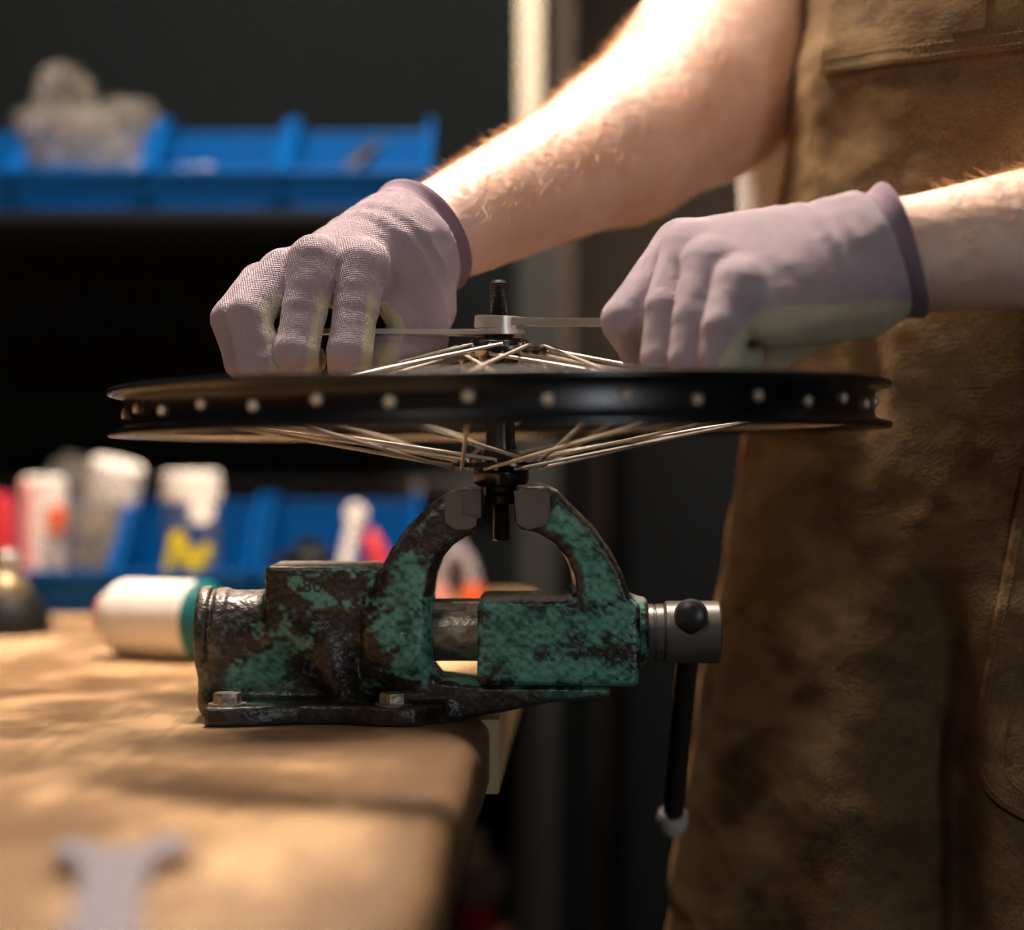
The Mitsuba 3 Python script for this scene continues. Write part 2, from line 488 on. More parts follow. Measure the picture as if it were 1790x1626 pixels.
# tall dark cabinet
ck = thing('tall_cabinet', 'tall black steel cabinet standing far behind the apron and the vise', 'cabinet')
obj('body', rbox(0.145, 1.0, 2.42, 2.85, 0.06, 1.13, 0.006), 'm_darkmetal', ck)
obj('door', rbox(0.15, 0.57, 2.40, 2.42, 0.08, 1.11, 0.004), 'm_darkmetal', ck)
obj('door', rbox(0.575, 0.995, 2.40, 2.42, 0.08, 1.11, 0.004), 'm_darkmetal', ck)
hk = obj('plinth', rbox(0.17, 0.98, 2.45, 2.82, 0.0, 0.06, 0.004), 'm_black', ck)
for xh in (0.545, 0.60):
    obj('handle', tube(spline([(xh, 2.40, 0.85), (xh, 2.375, 0.855), (xh, 2.375, 0.945), (xh, 2.40, 0.95)], 14), 0.005), 'm_darksteel', ck)

# wall shelf that the upper bins stand on
sk = thing('wall_shelf', 'dark steel shelf on the wall under the upper row of blue bins', 'shelf')
Zb = 1.266                                        # underside of the upper bins
obj('board', rbox(-0.95, -0.070, 1.665, 1.94, Zb - 0.012, Zb, 0.002), 'm_darkmetal', sk)
for xb in (-0.80, -0.42, -0.12):
    obj('bracket', xf(extrude(Polygon([(0, 0), (0.22, 0), (0.22, -0.012), (0.02, -0.11), (0, -0.11)]), 0.006), frame((xb, 1.94, Zb - 0.012), (1, 0, 0), (0, -1, 0))), 'm_darkmetal', sk)

# rail low on the wall, and the small red strip above it
rk = thing('wall_rail', 'long dark grey steel rail on the wall above the lower bins', 'rail')
zr0, zr1 = P(0, 868, 1.92)[2], P(0, 836, 1.92)[2]
obj('bar', rbox(-1.3, 0.0, 1.918, 1.94, zr0, zr1, 0.003), 'm_darksteel', rk)
for xb in (-1.0, -0.55, -0.1):
    obj('screw', lathe([(0, 0), (0.006, 0), (0.005, 0.003), (0, 0.0035)], 16, (xb, 1.9185, (zr0 + zr1) / 2), (0, -1, 0)), 'm_wrench', rk)
a, b = P(648, 752, 1.925), P(716, 741, 1.925)
single('red_strip', rbox(a[0], b[0], 1.925, 1.94, a[2], b[2], 0.002), 'm_orange', 'small orange red strip fixed to the dark wall behind the spokes', 'strip')

# ------------------------------------------------------------------ workbench
bk = thing('workbench', 'worn brown wooden workbench with stained top and rounded edge under the vise', 'workbench')
BT = 0.900


def edge_x(y):
    return -0.0135 + 0.034 * (y - 0.96)


def bench_top():
    ys = np.r_[0.30, np.linspace(0.32, 1.92, 150)]
    rows = []
    for y in ys:
        w = meshkit.fbm(np.array([[y * 14, 0.3, 0.1]]), 3)[0] - 0.5
        r = 0.013 + 0.010 * w + (0.010 * math.exp(-((y - 0.93) / 0.03) ** 2))
        xe = edge_x(y) + 0.004 * w
        a = np.linspace(np.pi / 2, 0, 9)
        pr = [(-1.25, BT - 0.042), (-1.25, BT - 0.003), (-1.247, BT), (-0.8, BT), (-0.4, BT), (-0.2, BT), (-0.1, BT), (-0.06, BT)]
        pr += [(xe - r + r * math.cos(t), BT - 0.8 * r + 0.8 * r * math.sin(t)) for t in a]
        pr += [(xe, BT - 0.036), (xe - 0.004, BT - 0.042)]
        rows.append([(x, y, z) for x, z in pr])
    n = len(rows[0])
    v = np.array(rows).reshape(-1, 3)
    f = []
    for i in range(len(ys) - 1):
        for j in range(n):
            p, q = i * n + j, i * n + (j + 1) % n
            f += [[p, q, q + n], [p, q + n, p + n]]
    c0, c1 = len(v), len(v) + 1
    v = np.vstack([v, v[:n].mean(0), v[-n:].mean(0)])
    L = (len(ys) - 1) * n
    for j in range(n):
        f += [[c0, (j + 1) % n, j], [c1, L + j, L + (j + 1) % n]]
    m = trimesh.Trimesh(v, f, process=False)
    if m.volume < 0:
        m.invert()
    return m


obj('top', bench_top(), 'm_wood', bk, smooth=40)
y0, y1 = 0.985, 1.90
eb = Polygon([(edge_x(y0) - 0.012, y0), (edge_x(y0) + 0.0055, y0), (edge_x(y1) + 0.0055, y1), (edge_x(y1) - 0.012, y1)])
obj('edge_batten', xf(extrude(eb, 0.040), frame((0, 0, BT - 0.043), (0, 0, 1))), 'm_lightwood', bk, label='pale wooden batten along the bench edge')
for x, y in ((-0.09, 0.40), (-0.09, 1.82), (-1.18, 0.40), (-1.18, 1.82)):
    obj('leg', rbox(x - 0.035, x + 0.035, y - 0.035, y + 0.035, 0.0, BT - 0.042, 0.004), 'm_darkmetal', bk)
obj('lower_shelf', rbox(-1.22, -0.045, 0.45, 1.86, 0.40, 0.425, 0.003), 'm_darkmetal', bk)

# ------------------------------------------------------------------ blue storage bins
def bin_mesh(w, d, h, lip):
    """Open hopper-front bin: x 0..w, y 0 (front)..d, z 0..h."""
    t = 0.0028
    side = Polygon([(0.012, 0), (d, 0), (d, h), (d * 0.62, h), (0.018, lip + 0.006), (0.0, lip), (0.0, lip - 0.006)])
    outer = xf(extrude(side, w), frame((0, 0, 0), (1, 0, 0), (0, 1, 0)))
    inner_p = Polygon([(0.0145, t), (d - t, t), (d - t, h + 0.02), (-0.02, h + 0.02), (-0.02, lip), (0.0015 + t, lip), (0.0015 + t, lip - 0.005)])
    inner = xf(extrude(inner_p, w - 2 * t), frame((t, 0, 0), (1, 0, 0), (0, 1, 0)))

    def M(m):
        if m.volume < 0:
            m.invert()
        m.merge_vertices()
        return m3.Manifold(m3.Mesh(np.array(m.vertices, np.float32), np.array(m.faces, np.uint32)))
    b = M(outer) - M(inner)
    # thick rolled rims along the side edges, a front label rail and stacking feet
    rims = []
    for x in (0.0018, w - 0.0018):
        pts = [(x, 0.002, lip), (x, 0.02, lip + 0.008), (x, d * 0.62, h), (x, d - 0.002, h)]
        rims.append(tube(spline(pts, 14), 0.0032, 8))
    rims.append(rbox(0, w, -0.0025, 0.004, lip - 0.005, lip + 0.002, 0.002, 2))
    rims.append(rbox(0, w, d - 0.004, d + 0.001, h - 0.006, h + 0.001, 0.002, 2))
    rims.append(rbox(0.012, w - 0.012, 0.006, 0.014, 0.004, 0.007, 0.001, 2))
    return cat(man(b), *rims)


BINS = {}


def place_bin(name_label, x0, x1, yf, z, group, d=0.15, h=0.098, lip=0.038):
    w = x1 - x0
    m = bin_mesh(w, d, h, lip)
    m.apply_translation((x0, yf, z))
    return single('storage_bin', m, 'm_blue', name_label, 'bin', smooth=30, group=group)


g1, g2 = 'blue bins on the wall shelf', 'blue bins on the bench'
YU, YL = 1.68, 1.62
ux = lambda p: (p - 895) * YU / FPX
lx = lambda p: (p - 895) * YL / FPX
place_bin('blue bin at the left picture edge, in the upper row', ux(-225), ux(14), YU, Zb, g1)
place_bin('blue bin with the crumpled clear bag, in the upper row', ux(20), ux(247), YU, Zb, g1)
place_bin('blue bin holding small metal rings, middle of the upper row', ux(253), ux(487), YU, Zb, g1)
place_bin('blue bin with a black tool, right end of the upper row', ux(493), ux(748), YU, Zb, g1)
place_bin('blue bin at the left picture edge, in the lower row', ux(-260), lx(-62), YL, BT, g2)
place_bin('blue bin with red and white packets on the bench', lx(-55), lx(188), YL, BT, g2)
place_bin('blue bin with the white-capped jar on the bench', lx(194), lx(432), YL, BT, g2)
place_bin('blue bin with a white-handled tool, right end of the lower row', lx(446), lx(722), YL, BT, g2)


def crumple(c, size, seed, n=4, amp=0.55, freq=2.6):
    m = trimesh.creation.icosphere(subdivisions=n)
    v = m.vertices
    ridge = 1 - np.abs(2 * meshkit.fbm(v * freq + 11.3 * seed, 4, seed) - 1) * 2
    fold = meshkit.noise(v * freq * 2.3 + seed * 3.7, seed + 5) - 0.5
    s = 1 + amp * (ridge - 0.5) + amp * 0.7 * fold
    m.vertices = v * s[:, None] * np.asarray(size) + np.asarray(c)
    return m


def bag(label, blobs, seed, m='m_clearfilm', group=None):
    return single('plastic_bag', cat(*[crumple(c, s, seed + i, 4) for i, (c, s) in enumerate(blobs)]), m, label, 'bag', smooth=False)


yb = YU + 0.055
bag('crumpled clear plastic bag poking out of an upper blue bin',
    [(P(150, 285, yb), (0.044, 0.028, 0.026)), (P(112, 175, yb), (0.024, 0.016, 0.028)), (P(100, 230, yb - 0.01), (0.028, 0.016, 0.022)), (P(205, 225, yb + 0.01), (0.022, 0.016, 0.024)), (P(240, 200, yb + 0.012), (0.017, 0.010, 0.012)), (P(62, 212, yb), (0.018, 0.012, 0.012)), (P(165, 245, yb - 0.012), (0.022, 0.012, 0.026))], 3)
# small metal rings in the middle upper bin
zr = P(0, 297, YU + 0.004)[2]
for k, (px, py) in enumerate(((318, 297), (338, 298), (362, 296))):
    c = P(px, py, YU + 0.014)
    single('metal_ring', lathe([(0.0042 + 0.0014 * math.cos(t), 0.0014 * math.sin(t)) for t in np.linspace(0, 2 * np.pi, 9)], 24, c, (0.3 * k - 0.3, -1, 0.4)), 'm_chrome',
           ('leftmost', 'middle', 'rightmost')[k] + ' of three small silver rings in the middle bin of the upper row', 'ring', smooth=True, group='silver rings in the upper bin')
# heap of small black fasteners that carries the rings
c = P(350, 300, YU + 0.05)
heap = [xf(trimesh.creation.cylinder(radius=0.006, height=0.012, sections=6), frame((c[0] + rng.uniform(-0.045, 0.045), c[1] + rng.uniform(-0.035, 0.06), Zb + 0.008 + rng.uniform(0, 0.016)), rng.normal(size=3))) for _ in range(90)]
obj('loose_fasteners', cat(*heap), 'm_darksteel', None, smooth=False, stuff=True, label='loose dark fasteners lying in the middle upper bin')
# black tool in the right upper bin
t0, t1 = P(612, 300, YU + 0.05), P(662, 248, YU + 0.07)
tk = thing('small_black_tool', 'small black handled tool leaning in the right upper bin', 'tool')
obj('grip', tube([t0 + (t0 - t1) * 0.5, t0, t0 + (t1 - t0) * 0.35, t0 + (t1 - t0) * 0.8], [0.008, 0.010, 0.009, 0.006], 12), 'm_black', tk)
obj('shaft', tube([t0 + (t1 - t0) * 0.8, t1 + (t1 - t0) * 0.08], 0.0028, 8), 'm_darksteel', tk)

# lower bins: packets, jar, tools
yq = YL + 0.06
pk = thing('paper_packet', 'pink and white packet standing in the left lower bin', 'packet')
c0, c1 = P(40, 1000, yq), P(112, 832, yq)
obj('pack', rbox(c0[0], c1[0], yq - 0.012, yq + 0.012, BT + 0.004, c1[2], 0.006), 'm_white', pk)
obj('stripe', rbox(c0[0] - 0.001, c0[0] + 0.014, yq - 0.0135, yq + 0.0135, BT + 0.01, c1[2] - 0.004, 0.004), 'm_pink', pk)
obj('label', rbox(P(88, 0, yq)[0], P(122, 0, yq)[0], yq - 0.0145, yq - 0.011, P(0, 935, yq)[2], P(0, 885, yq)[2], 0.002), 'm_orange', pk)
bag('crumpled clear bag of parts beside the pink packet', [(P(148, 950, yq - 0.01), (0.028, 0.022, 0.030)), (P(150, 880, yq + 0.02), (0.028, 0.020, 0.028)), (P(125, 835, yq + 0.03), (0.018, 0.014, 0.018))], 21)
wk = thing('squeeze_bottle', 'cream bottle leaning out of the left lower bin', 'bottle')
q0, q1 = P(170, 985, yq + 0.045), P(206, 815, yq + 0.035)
ax = (q1 - q0) / np.linalg.norm(q1 - q0)
Lb = np.linalg.norm(q1 - q0)
obj('body', lathe([(0, 0), (0.022, 0.0), (0.024, 0.004), (0.024, Lb - 0.045), (0.020, Lb - 0.035), (0, Lb - 0.035)], 32, q0, ax), 'm_offwhite', wk)
obj('cap', lathe([(0, Lb - 0.036), (0.026, Lb - 0.036), (0.0265, Lb - 0.032), (0.0255, Lb + 0.001), (0.023, Lb + 0.004), (0, Lb + 0.004)], 32, q0, ax), 'm_white', wk)

yj = YL + 0.05
jk = thing('plastic_jar', 'clear jar with a white cap and yellow label in the middle lower bin', 'jar')
cj = P(334, 900, yj)
rj = 0.0265
zc0, zc1 = P(0, 876, yj)[2], P(0, 824, yj)[2]
obj('body', lathe([(0, BT + 0.004), (rj - 0.002, BT + 0.004), (rj, BT + 0.008), (rj, zc0 - 0.012), (rj - 0.004, zc0), (0, zc0)], 36, (cj[0], yj, 0)), 'm_clearfilm', jk)
obj('cap', lathe([(0, zc0), (rj + 0.0005, zc0), (rj + 0.001, zc0 + 0.003), (rj, zc1 - 0.004), (rj - 0.003, zc1), (0, zc1)], 36, (cj[0], yj, 0)), 'm_white', jk)
zz = [(285, 1000), (300, 930), (316, 925), (338, 968), (362, 945), (372, 960), (345, 1000), (330, 1000), (306, 958), (300, 1000)]
obj('label', xf(extrude(Polygon(xz(zz, yj - rj - 0.001)), 0.002), np.array([[1, 0, 0, 0], [0, 0, -1, yj - rj], [0, 1, 0, 0], [0, 0, 0, 1.0]])), 'm_yellow', jk, label='yellow zigzag label')
obj('contents', rbox(cj[0] - 0.017, cj[0] + 0.017, yj - 0.017, yj + 0.017, BT + 0.007, BT + 0.05, 0.006), 'm_greygrip', jk)
tg = P(352, 895, yj - rj - 0.004)
obj('tag', lathe([(0, 0), (0.011, 0), (0.0115, 0.001), (0.011, 0.002), (0, 0.002)], 24, tg, (0.2, -1, 0.1)), 'm_white', jk)

wh = thing('white_spanner', 'white tool with a round head standing in the right lower bin', 'tool')
s0, s1 = P(600, 1010, YL + 0.045), P(622, 898, YL + 0.05)
obj('shank', tube([s0, s0 + (s1 - s0) * 0.5, s1], [0.0085, 0.0068, 0.006], 12), 'm_white', wh)
obj('head', lathe([(0, -0.004), (0.0095, -0.004), (0.0105, 0), (0.0095, 0.004), (0, 0.004)], 24, s1, (0.1, -1, 0)), 'm_white', wh)
single('red_grip', cat(tube([P(668, 1010, YL + 0.04), P(655, 960, YL + 0.045), P(645, 930, YL + 0.05)], [0.009, 0.0105, 0.006], 12)), 'm_red', 'bright red tool grip beside the white tool in a bin', 'grip')
c = P(540, 965, YL + 0.05)
single('round_container', lathe([(0, -0.055), (0.020, -0.055), (0.022, -0.05), (0.022, 0.0), (0.018, 0.004), (0.011, 0.005), (0.010, 0.012), (0, 0.013)], 28, (c[0], c[1], c[2]), (0.05, -0.15, 1)), 'm_black',
       'black round container in the right lower bin', 'container')
c = P(500, 985, YL + 0.06)
single('round_container', lathe([(0, -0.045), (0.013, -0.045), (0.014, 0.002), (0.010, 0.006), (0, 0.006)], 24, c, (0, 0.1, 1)), 'm_darksteel', 'narrow dark cylinder beside the black round container', 'container')
c = P(2, 880, YL + 0.03)
single('glue_tube', lathe([(0, -0.075), (0.013, -0.075), (0.013, -0.02), (0.011, 0.0), (0.009, 0.008), (0, 0.01)], 24, c), 'm_red', 'red topped tube at the left picture edge', 'tube')

# pliers standing behind the vise's opening
pk = thing('pliers', 'pliers with grey and orange handles seen through the vise opening', 'pliers')
yp = 1.66
for sgn, px0 in ((-1, 778), (1, 815)):
    pts = [P(797, 962, yp), P(797 + sgn * 17, 978, yp), P(797 + sgn * 27, 1012, yp), P(797 + sgn * 30, 1045, yp)]
    obj('handle', tube(spline(pts, 16), np.linspace(0.0065, 0.0085, 16), 12), 'm_greygrip', pk)
    pts = [P(797 + sgn * 28.5, 1022, yp - 0.002), P(797 + sgn * 30, 1045, yp - 0.002), P(797 + sgn * 29, 1078, yp - 0.002)]
    obj('grip', tube(spline(pts, 10), [0.0088, 0.0095, 0.0098, 0.0098, 0.0098, 0.0098, 0.0098, 0.0096, 0.0092, 0.007], 12), 'm_orange' if sgn > 0 else 'm_pink', pk)
zt = P(797, 962, yp)
obj('head', xf(extrude(Polygon([(-0.009, -0.008), (0.009, -0.008), (0.008, 0.006), (0.004, 0.012), (-0.004, 0.012), (-0.008, 0.006)]), 0.009), frame(zt + [0, 0.0045, 0], (0, -1, 0), (1, 0, 0))), 'm_greygrip', pk)

# white roll with a teal end lying on the bench
rk = thing('thread_spool', 'white roll with a teal end lying on the bench behind the vise', 'roll')
Rr = 0.0268
axr = np.array([math.cos(math.radians(24)), -math.sin(math.radians(24)), 0])
e1 = P(352, 1085, 1.25)
e1[2] = BT + Rr + 0.0012
L = 0.074
o = e1 - axr * L
obj('winding', lathe([(0, 0.0), (Rr - 0.007, 0.0), (Rr - 0.001, 0.009), (Rr, 0.013), (Rr + 0.0002, L - 0.004), (Rr - 0.001, L), (0, L)], 48, o, axr), 'm_white', rk)
obj('flange', lathe([(0.006, L), (Rr + 0.0008, L), (Rr + 0.0012, L + 0.002), (Rr - 0.002, L + 0.006), (Rr - 0.008, L + 0.010), (0.008, L + 0.011), (0.006, L + 0.009)], 48, o, axr), 'm_teal', rk, label='teal end flange')
obj('core', lathe([(0.0, -0.004), (Rr - 0.010, -0.004), (Rr - 0.009, 0.0), (0.0, 0.0)], 32, o, axr), 'm_orange', rk, label='orange tipped core')

# black lamp-like bell at the left edge
bk2 = thing('bicycle_bell', 'black based bell with a silver and brass dome at the left edge of the bench', 'bell')
c = P(8, 1100, 1.45)
obj('base', lathe([(0, 0), (0.034, 0), (0.036, 0.003), (0.0355, 0.012), (0.032, 0.022), (0.0255, 0.031), (0, 0.032)], 40, (c[0], c[1], BT)), 'm_black', bk2)
obj('dome', lathe([(0, 0.030), (0.023, 0.030), (0.0235, 0.033), (0.020, 0.043), (0.012, 0.050), (0, 0.053)], 40, (c[0] - 0.002, c[1], BT)), 'm_brass', bk2)
obj('knob', lathe([(0, 0.050), (0.006, 0.050), (0.011, 0.055), (0.011, 0.062), (0.007, 0.066), (0, 0.067)], 32, (c[0] + 0.001, c[1], BT)), 'm_chrome', bk2)

# open-ended spanner in the foreground
sp = Polygon([(-0.0095, -0.17), (0.0095, -0.17), (0.0075, -0.05), (0.0105, -0.022), (0.0205, -0.006), (0.0205, 0.010), (0.0155, 0.013), (0.0085, 0.002), (0.0085, -0.004), (-0.0085, -0.004), (-0.0085, 0.002), (-0.0155, 0.010), (-0.0200, 0.008), (-0.0205, -0.008), (-0.0115, -0.022), (-0.0095, -0.05)]).buffer(0.002).buffer(-0.001)
o = P(212, 1520, 0.615)
o[2] = BT
single('open_ended_spanner', xf(extrude(sp, 0.0065), frame(o + [0, 0, 0.0005], (0, 0, 1), (0.985, 0.17, 0))), 'm_greytool', 'grey open ended spanner lying in the blurred foreground of the bench', 'spanner')

# cans on the lower shelf of the bench
for (px, top, col, band, lab) in ((822, 1452, 'm_offwhite', 'm_red', 'spray can with a cream cap and red band under the bench'), (852, 1500, 'm_greygrip', 'm_pink', 'dark can with a pinkish band under the bench, right of the cream-capped can')):
    yk = 1.80 if px < 840 else 1.83
    k = thing('spray_can', lab, 'can')
    c = P(px, 0, yk)
    zt = P(0, top, yk)[2]
    obj('body', lathe([(0, 0.425), (0.021, 0.425), (0.022, 0.43), (0.022, zt - 0.045), (0.014, zt - 0.033), (0, zt - 0.033)], 32, (c[0], c[1], 0)), 'm_darkmetal' if px > 840 else 'm_greygrip', k)
    obj('band', lathe([(0.0222, zt - 0.10), (0.0228, zt - 0.10), (0.0228, zt - 0.068), (0.0222, zt - 0.068)], 32, (c[0], c[1], 0)), band, k)
    obj('cap', lathe([(0, zt - 0.035), (0.0145, zt - 0.035), (0.0145, zt - 0.006), (0.012, zt), (0, zt)], 32, (c[0], c[1], 0)), col, k)

# ------------------------------------------------------------------ the vise
vk = thing('bench_vise', 'old cast iron bench vise with flaking green paint clamping the wheel axle', 'vise')
YV, YC = 0.950, 0.985                             # front face, axis
ZC = P(0, 1105, YC)[2]
VX = lambda px, y=YV: P(px, 0, y)[0]
VZ = lambda py, y=YV: P(0, py, y)[2]
fix_arch = smoothed(xz([(843, 851), (815, 851), (785, 858), (748, 884), (712, 920), (682, 962), (662, 1000), (651, 1040), (640, 1085), (638, 1120), (646, 1158), (668, 1176), (726, 1176), (748, 1160), (754, 1120), (752, 1050), (757, 1015), (770, 980), (790, 955), (812, 940), (836, 929), (841, 922)], YV), 0.0015)
arm_side = smoothed(xz([(700, 1180), (750, 1174), (768, 1194), (835, 1202), (1068, 1203), (1070, 1214), (1064, 1222), (960, 1232), (870, 1250), (800, 1262), (700, 1262)], YV), 0.001)
bp = [(357, 0.9345), (395, 0.9335), (440, 0.936), (520, 0.944), (600, 0.943), (655, 0.936), (690, 0.9345), (725, 0.936), (770, 0.948), (800, 0.960), (800, 1.015), (725, 1.034), (655, 1.033), (560, 1.022), (440, 1.031), (395, 1.034), (357, 1.032)]
base_plan = smoothed([(P(a, 0, 0.94)[0], b) for a, b in bp], 0.003)


def fixed_sdf(X, Y, Z):
    d2 = sd_poly(X[:, 0, :], Z[:, 0, :], fix_arch)[:, None, :]
    arch = sd_prism(d2 + 0 * Y, Y, YV, 1.022, 0.007)
    d2 = sd_poly(X[:, 0, :], Z[:, 0, :], arm_side)[:, None, :]
    arm = sd_prism(d2 + 0 * Y, Y, YV + 0.004, 1.012, 0.003)
    pl = sd_poly(X[:, :, 0], Y[:, :, 0], base_plan)[:, :, None]
    base = sd_prism(pl + 0 * Z, Z, BT + 0.0002, BT + 0.0105, 0.0025)
    barrel = sd_cylx(X, Y, Z, VX(362, YC), VX(690, YC), YC, ZC, 0.0228)
    bulge = sd_cylx(X, Y, Z, VX(640, YC), VX(750, YC), YC, ZC + 0.001, 0.0345, 0.006)
    coll = sd_cylx(X, Y, Z, VX(350, YC), VX(374, YC), YC, ZC, 0.0250, 0.0025)
    coll2 = sd_cylx(X, Y, Z, VX(379, YC), VX(404, YC), YC, ZC, 0.0242, 0.002)
    anvil = sd_box(X, Y, Z, (VX(463, 0.962), 0.960, ZC - 0.004), (VX(662, 0.962), 1.012, VZ(989, 0.962)), 0.0035)
    neck = sd_box(X, Y, Z, (VX(366, 0.965), 0.968, BT + 0.004), (VX(735, 0.965), 1.004, ZC), 0.004)
    foot1 = sd_bone(X, Y, Z, P(385, 1225, 0.978), P(395, 1150, 0.982), 0.012, 0.012)
    foot2 = sd_bone(X, Y, Z, P(715, 1235, 0.968), P(705, 1150, 0.962), 0.010, 0.013)
    rib = sd_bone(X, Y, Z, P(565, 1130, 0.968), P(618, 1240, 0.957), 0.010, 0.006)
    body = smin(barrel, anvil, 0.006)
    body = smin(body, neck, 0.010)
    body = smin(body, rib, 0.012)
    body = smin(body, bulge, 0.004)
    body = smin(body, arch, 0.004)
    body = smin(body, np.minimum(foot1, foot2), 0.010)
    body = smin(body, smin(base, arm, 0.006), 0.006)
    body = smin(body, np.minimum(coll, coll2), 0.0012)
    return np.maximum(body, BT + 0.0002 - Z)


lo, hi = (VX(345, YC) - 0.004, 0.930, BT - 0.004), (VX(1075) + 0.004, 1.040, VZ(845) + 0.004)
fm = nets(fixed_sdf, lo, hi, 0.00105)
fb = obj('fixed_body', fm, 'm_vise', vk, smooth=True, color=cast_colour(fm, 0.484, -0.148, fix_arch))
num = meshkit.text_mesh('80', 0.0062, depth=0.0016, bold=True)
obj('size_mark', xf(num, frame(P(527, 1034, 0.9605) + [0, 0.0004, 0], (0, -1, 0), (1, 0, 0))), 'm_iron', fb, smooth=False, label='raised cast number 80')

mov_arch = smoothed(xz([(902, 848), (952, 848), (975, 857), (1000, 882), (1038, 920), (1068, 962), (1088, 1000), (1102, 1040), (1120, 1062), (1122, 1150), (1117, 1198), (1108, 1202), (842, 1200), (834, 1194), (834, 1062), (842, 1049), (985, 1049), (1002, 1044), (1008, 1030), (1004, 1005), (990, 975), (968, 950), (940, 933), (905, 926), (899, 915)], YV), 0.0012)


def mov_sdf(X, Y, Z):
    d2 = sd_poly(X[:, 0, :], Z[:, 0, :], mov_arch)[:, None, :]
    arch = sd_prism(d2 + 0 * Y, Y, YV, 1.020, 0.0045)
    # raised rim along the outer curve: recess the web between
    bar = sd_cylx(X, Y, Z, VX(1100, YC), VX(1131, YC), YC, ZC + 0.0005, 0.0185, 0.0025)
    hump = sd_bone(X, Y, Z, P(1085, 985, 0.968), P(1118, 1055, 0.975), 0.007, 0.012)
    return smin(arch, bar, 0.006)


lo, hi = (VX(830) - 0.004, 0.940, VZ(1205) - 0.004), (VX(1132, YC) + 0.006, 1.028, VZ(846) + 0.004)
fm = nets(mov_sdf, lo, hi, 0.00105)
obj('movable_jaw', fm, 'm_vise', vk, smooth=True, color=cast_colour(fm, 0.472, None, mov_arch))


def jaw_plate(pts, y0, y1, r=0.0008):
    pl = Polygon(smoothed(xz(pts, YV - 0.003), 0.0006))
    m = bevelled(pl, y1 - y0, 0.0007)
    return xf(m, np.array([[1, 0, 0, 0], [0, 0, 1, y0], [0, 1, 0, 0], [0, 0, 0, 1.0]]) @ np.diag([1, 1, 1, 1.0]))


def fixn(m):
    if m.volume < 0:
        m.invert()
    return m


obj('jaw_plate', fixn(jaw_plate([(776, 866), (782, 861), (839, 858), (841, 905), (834, 906), (832, 919), (822, 925), (795, 926), (778, 915)], YV - 0.0035, 1.028)), 'm_jaw', vk)
obj('jaw_insert', fixn(jaw_plate([(808, 863), (841, 861), (841, 903), (809, 901)], YV - 0.0052, 1.028)), 'm_screw', vk)
obj('jaw_plate', fixn(jaw_plate([(898, 858), (955, 855), (962, 862), (961, 905), (950, 920), (922, 926), (903, 915)], YV - 0.0035, 1.028)), 'm_jaw', vk)
sl = obj('slide_bar', cat(lathe([(0, 0), (0.0160, 0), (0.0160, VX(850, YC) - VX(735, YC)), (0, VX(850, YC) - VX(735, YC))], 48, (VX(735, YC), YC, ZC + 0.0005), (1, 0, 0)), rbox(VX(740, YC), VX(845, YC), YC - 0.010, YC + 0.010, ZC + 0.008, VZ(1048, YC), 0.0015)), 'm_oldsteel', vk, label='bare steel slide bar')
sc = [(0, 0), (0.0148, 0), (0.0152, 0.001), (0.0152, 0.0035), (0.0146, 0.004), (0.0146, 0.0045), (0.0152, 0.005), (0.0152, 0.0088), (0.0146, 0.0094), (0.0166, 0.0104), (0.0168, 0.0115), (0.0168, 0.0385), (0.0160, 0.0395), (0, 0.0395)]
obj('screw_head', lathe(sc, 56, (VX(1129, YC), YC, ZC), (1, 0, 0)), 'm_screw', vk, label='dark grey steel screw head')
h0, h1 = P(1208, 1076, 0.9675), P(1176, 1434, 1.085)
hd = h1 - h0
hl = np.linalg.norm(hd)
hk = obj('handle', lathe([(0, 0.002), (0.0062, 0.002), (0.0062, hl), (0, hl)], 24, h0, hd), 'm_darksteel', vk)
obj('knob', lathe([(0, -0.004), (0.0050, -0.0038), (0.0078, -0.0022), (0.0090, 0.0004), (0.0088, 0.0040), (0.0065, 0.0058), (0, 0.006)], 36, h0, P(1208, 1076, 1.0) - CAM), 'm_darksteel', hk)
obj('end_cap', lathe([(0, hl - 0.008), (0.0072, hl - 0.008), (0.0090, hl - 0.005), (0.0095, hl), (0.0082, hl + 0.005), (0.0045, hl + 0.008), (0, hl + 0.0085)], 32, h0, hd), 'm_cap', hk, label='bright steel end cap')
for px, yy in ((398, 0.9455), (688, 0.9455), (398, 1.023), (688, 1.023)):
    o = (P(px, 0, 0.9465)[0], yy, BT + 0.0100)
    bo = obj('bolt', cat(lathe([(0, 0), (0.0098, 0), (0.0098, 0.0012), (0, 0.0012)], 24, o), xf(trimesh.creation.cylinder(radius=0.0074, height=0.0056, sections=6), frame(np.array(o) + [0, 0, 0.0037], (0, 0, 1), (math.cos(0.35), math.sin(0.35), 0)))), 'm_oldsteel', vk, smooth=False, label='steel hexagon bolt head')

# ------------------------------------------------------------------ the wheel
WC = np.array([-0.0064, 0.980, 1.035 + 0.0280])   # rim centre
tilt = trimesh.transformations.rotation_matrix(-0.0127, [0, 1, 0])
WM = np.eye(4)
WM[:3, 3] = WC
WM = WM @ tilt
wk = thing('bicycle_wheel', 'small black bicycle wheel without tyre clamped flat in the vise', 'wheel')
h = lambda py: (810 - py) * 0.98 / FPX - 0.0280   # height of an axle pixel over the rim centre
rp = [(0.2040 + 0.0016 * math.cos(t), 0.0108 + 0.0016 * math.sin(t)) for t in np.linspace(np.pi / 2, 0, 8)] + [(0.2056, 0.0098), (0.2050, 0.0090), (0.2028, 0.0090), (0.2022, 0.0082), (0.1995, 0.0076), (0.1975, 0.0066), (0.1968, 0.0045), (0.1965, 0.0)]
rp = rp + [(r, -z) for r, z in rp[-2::-1]]
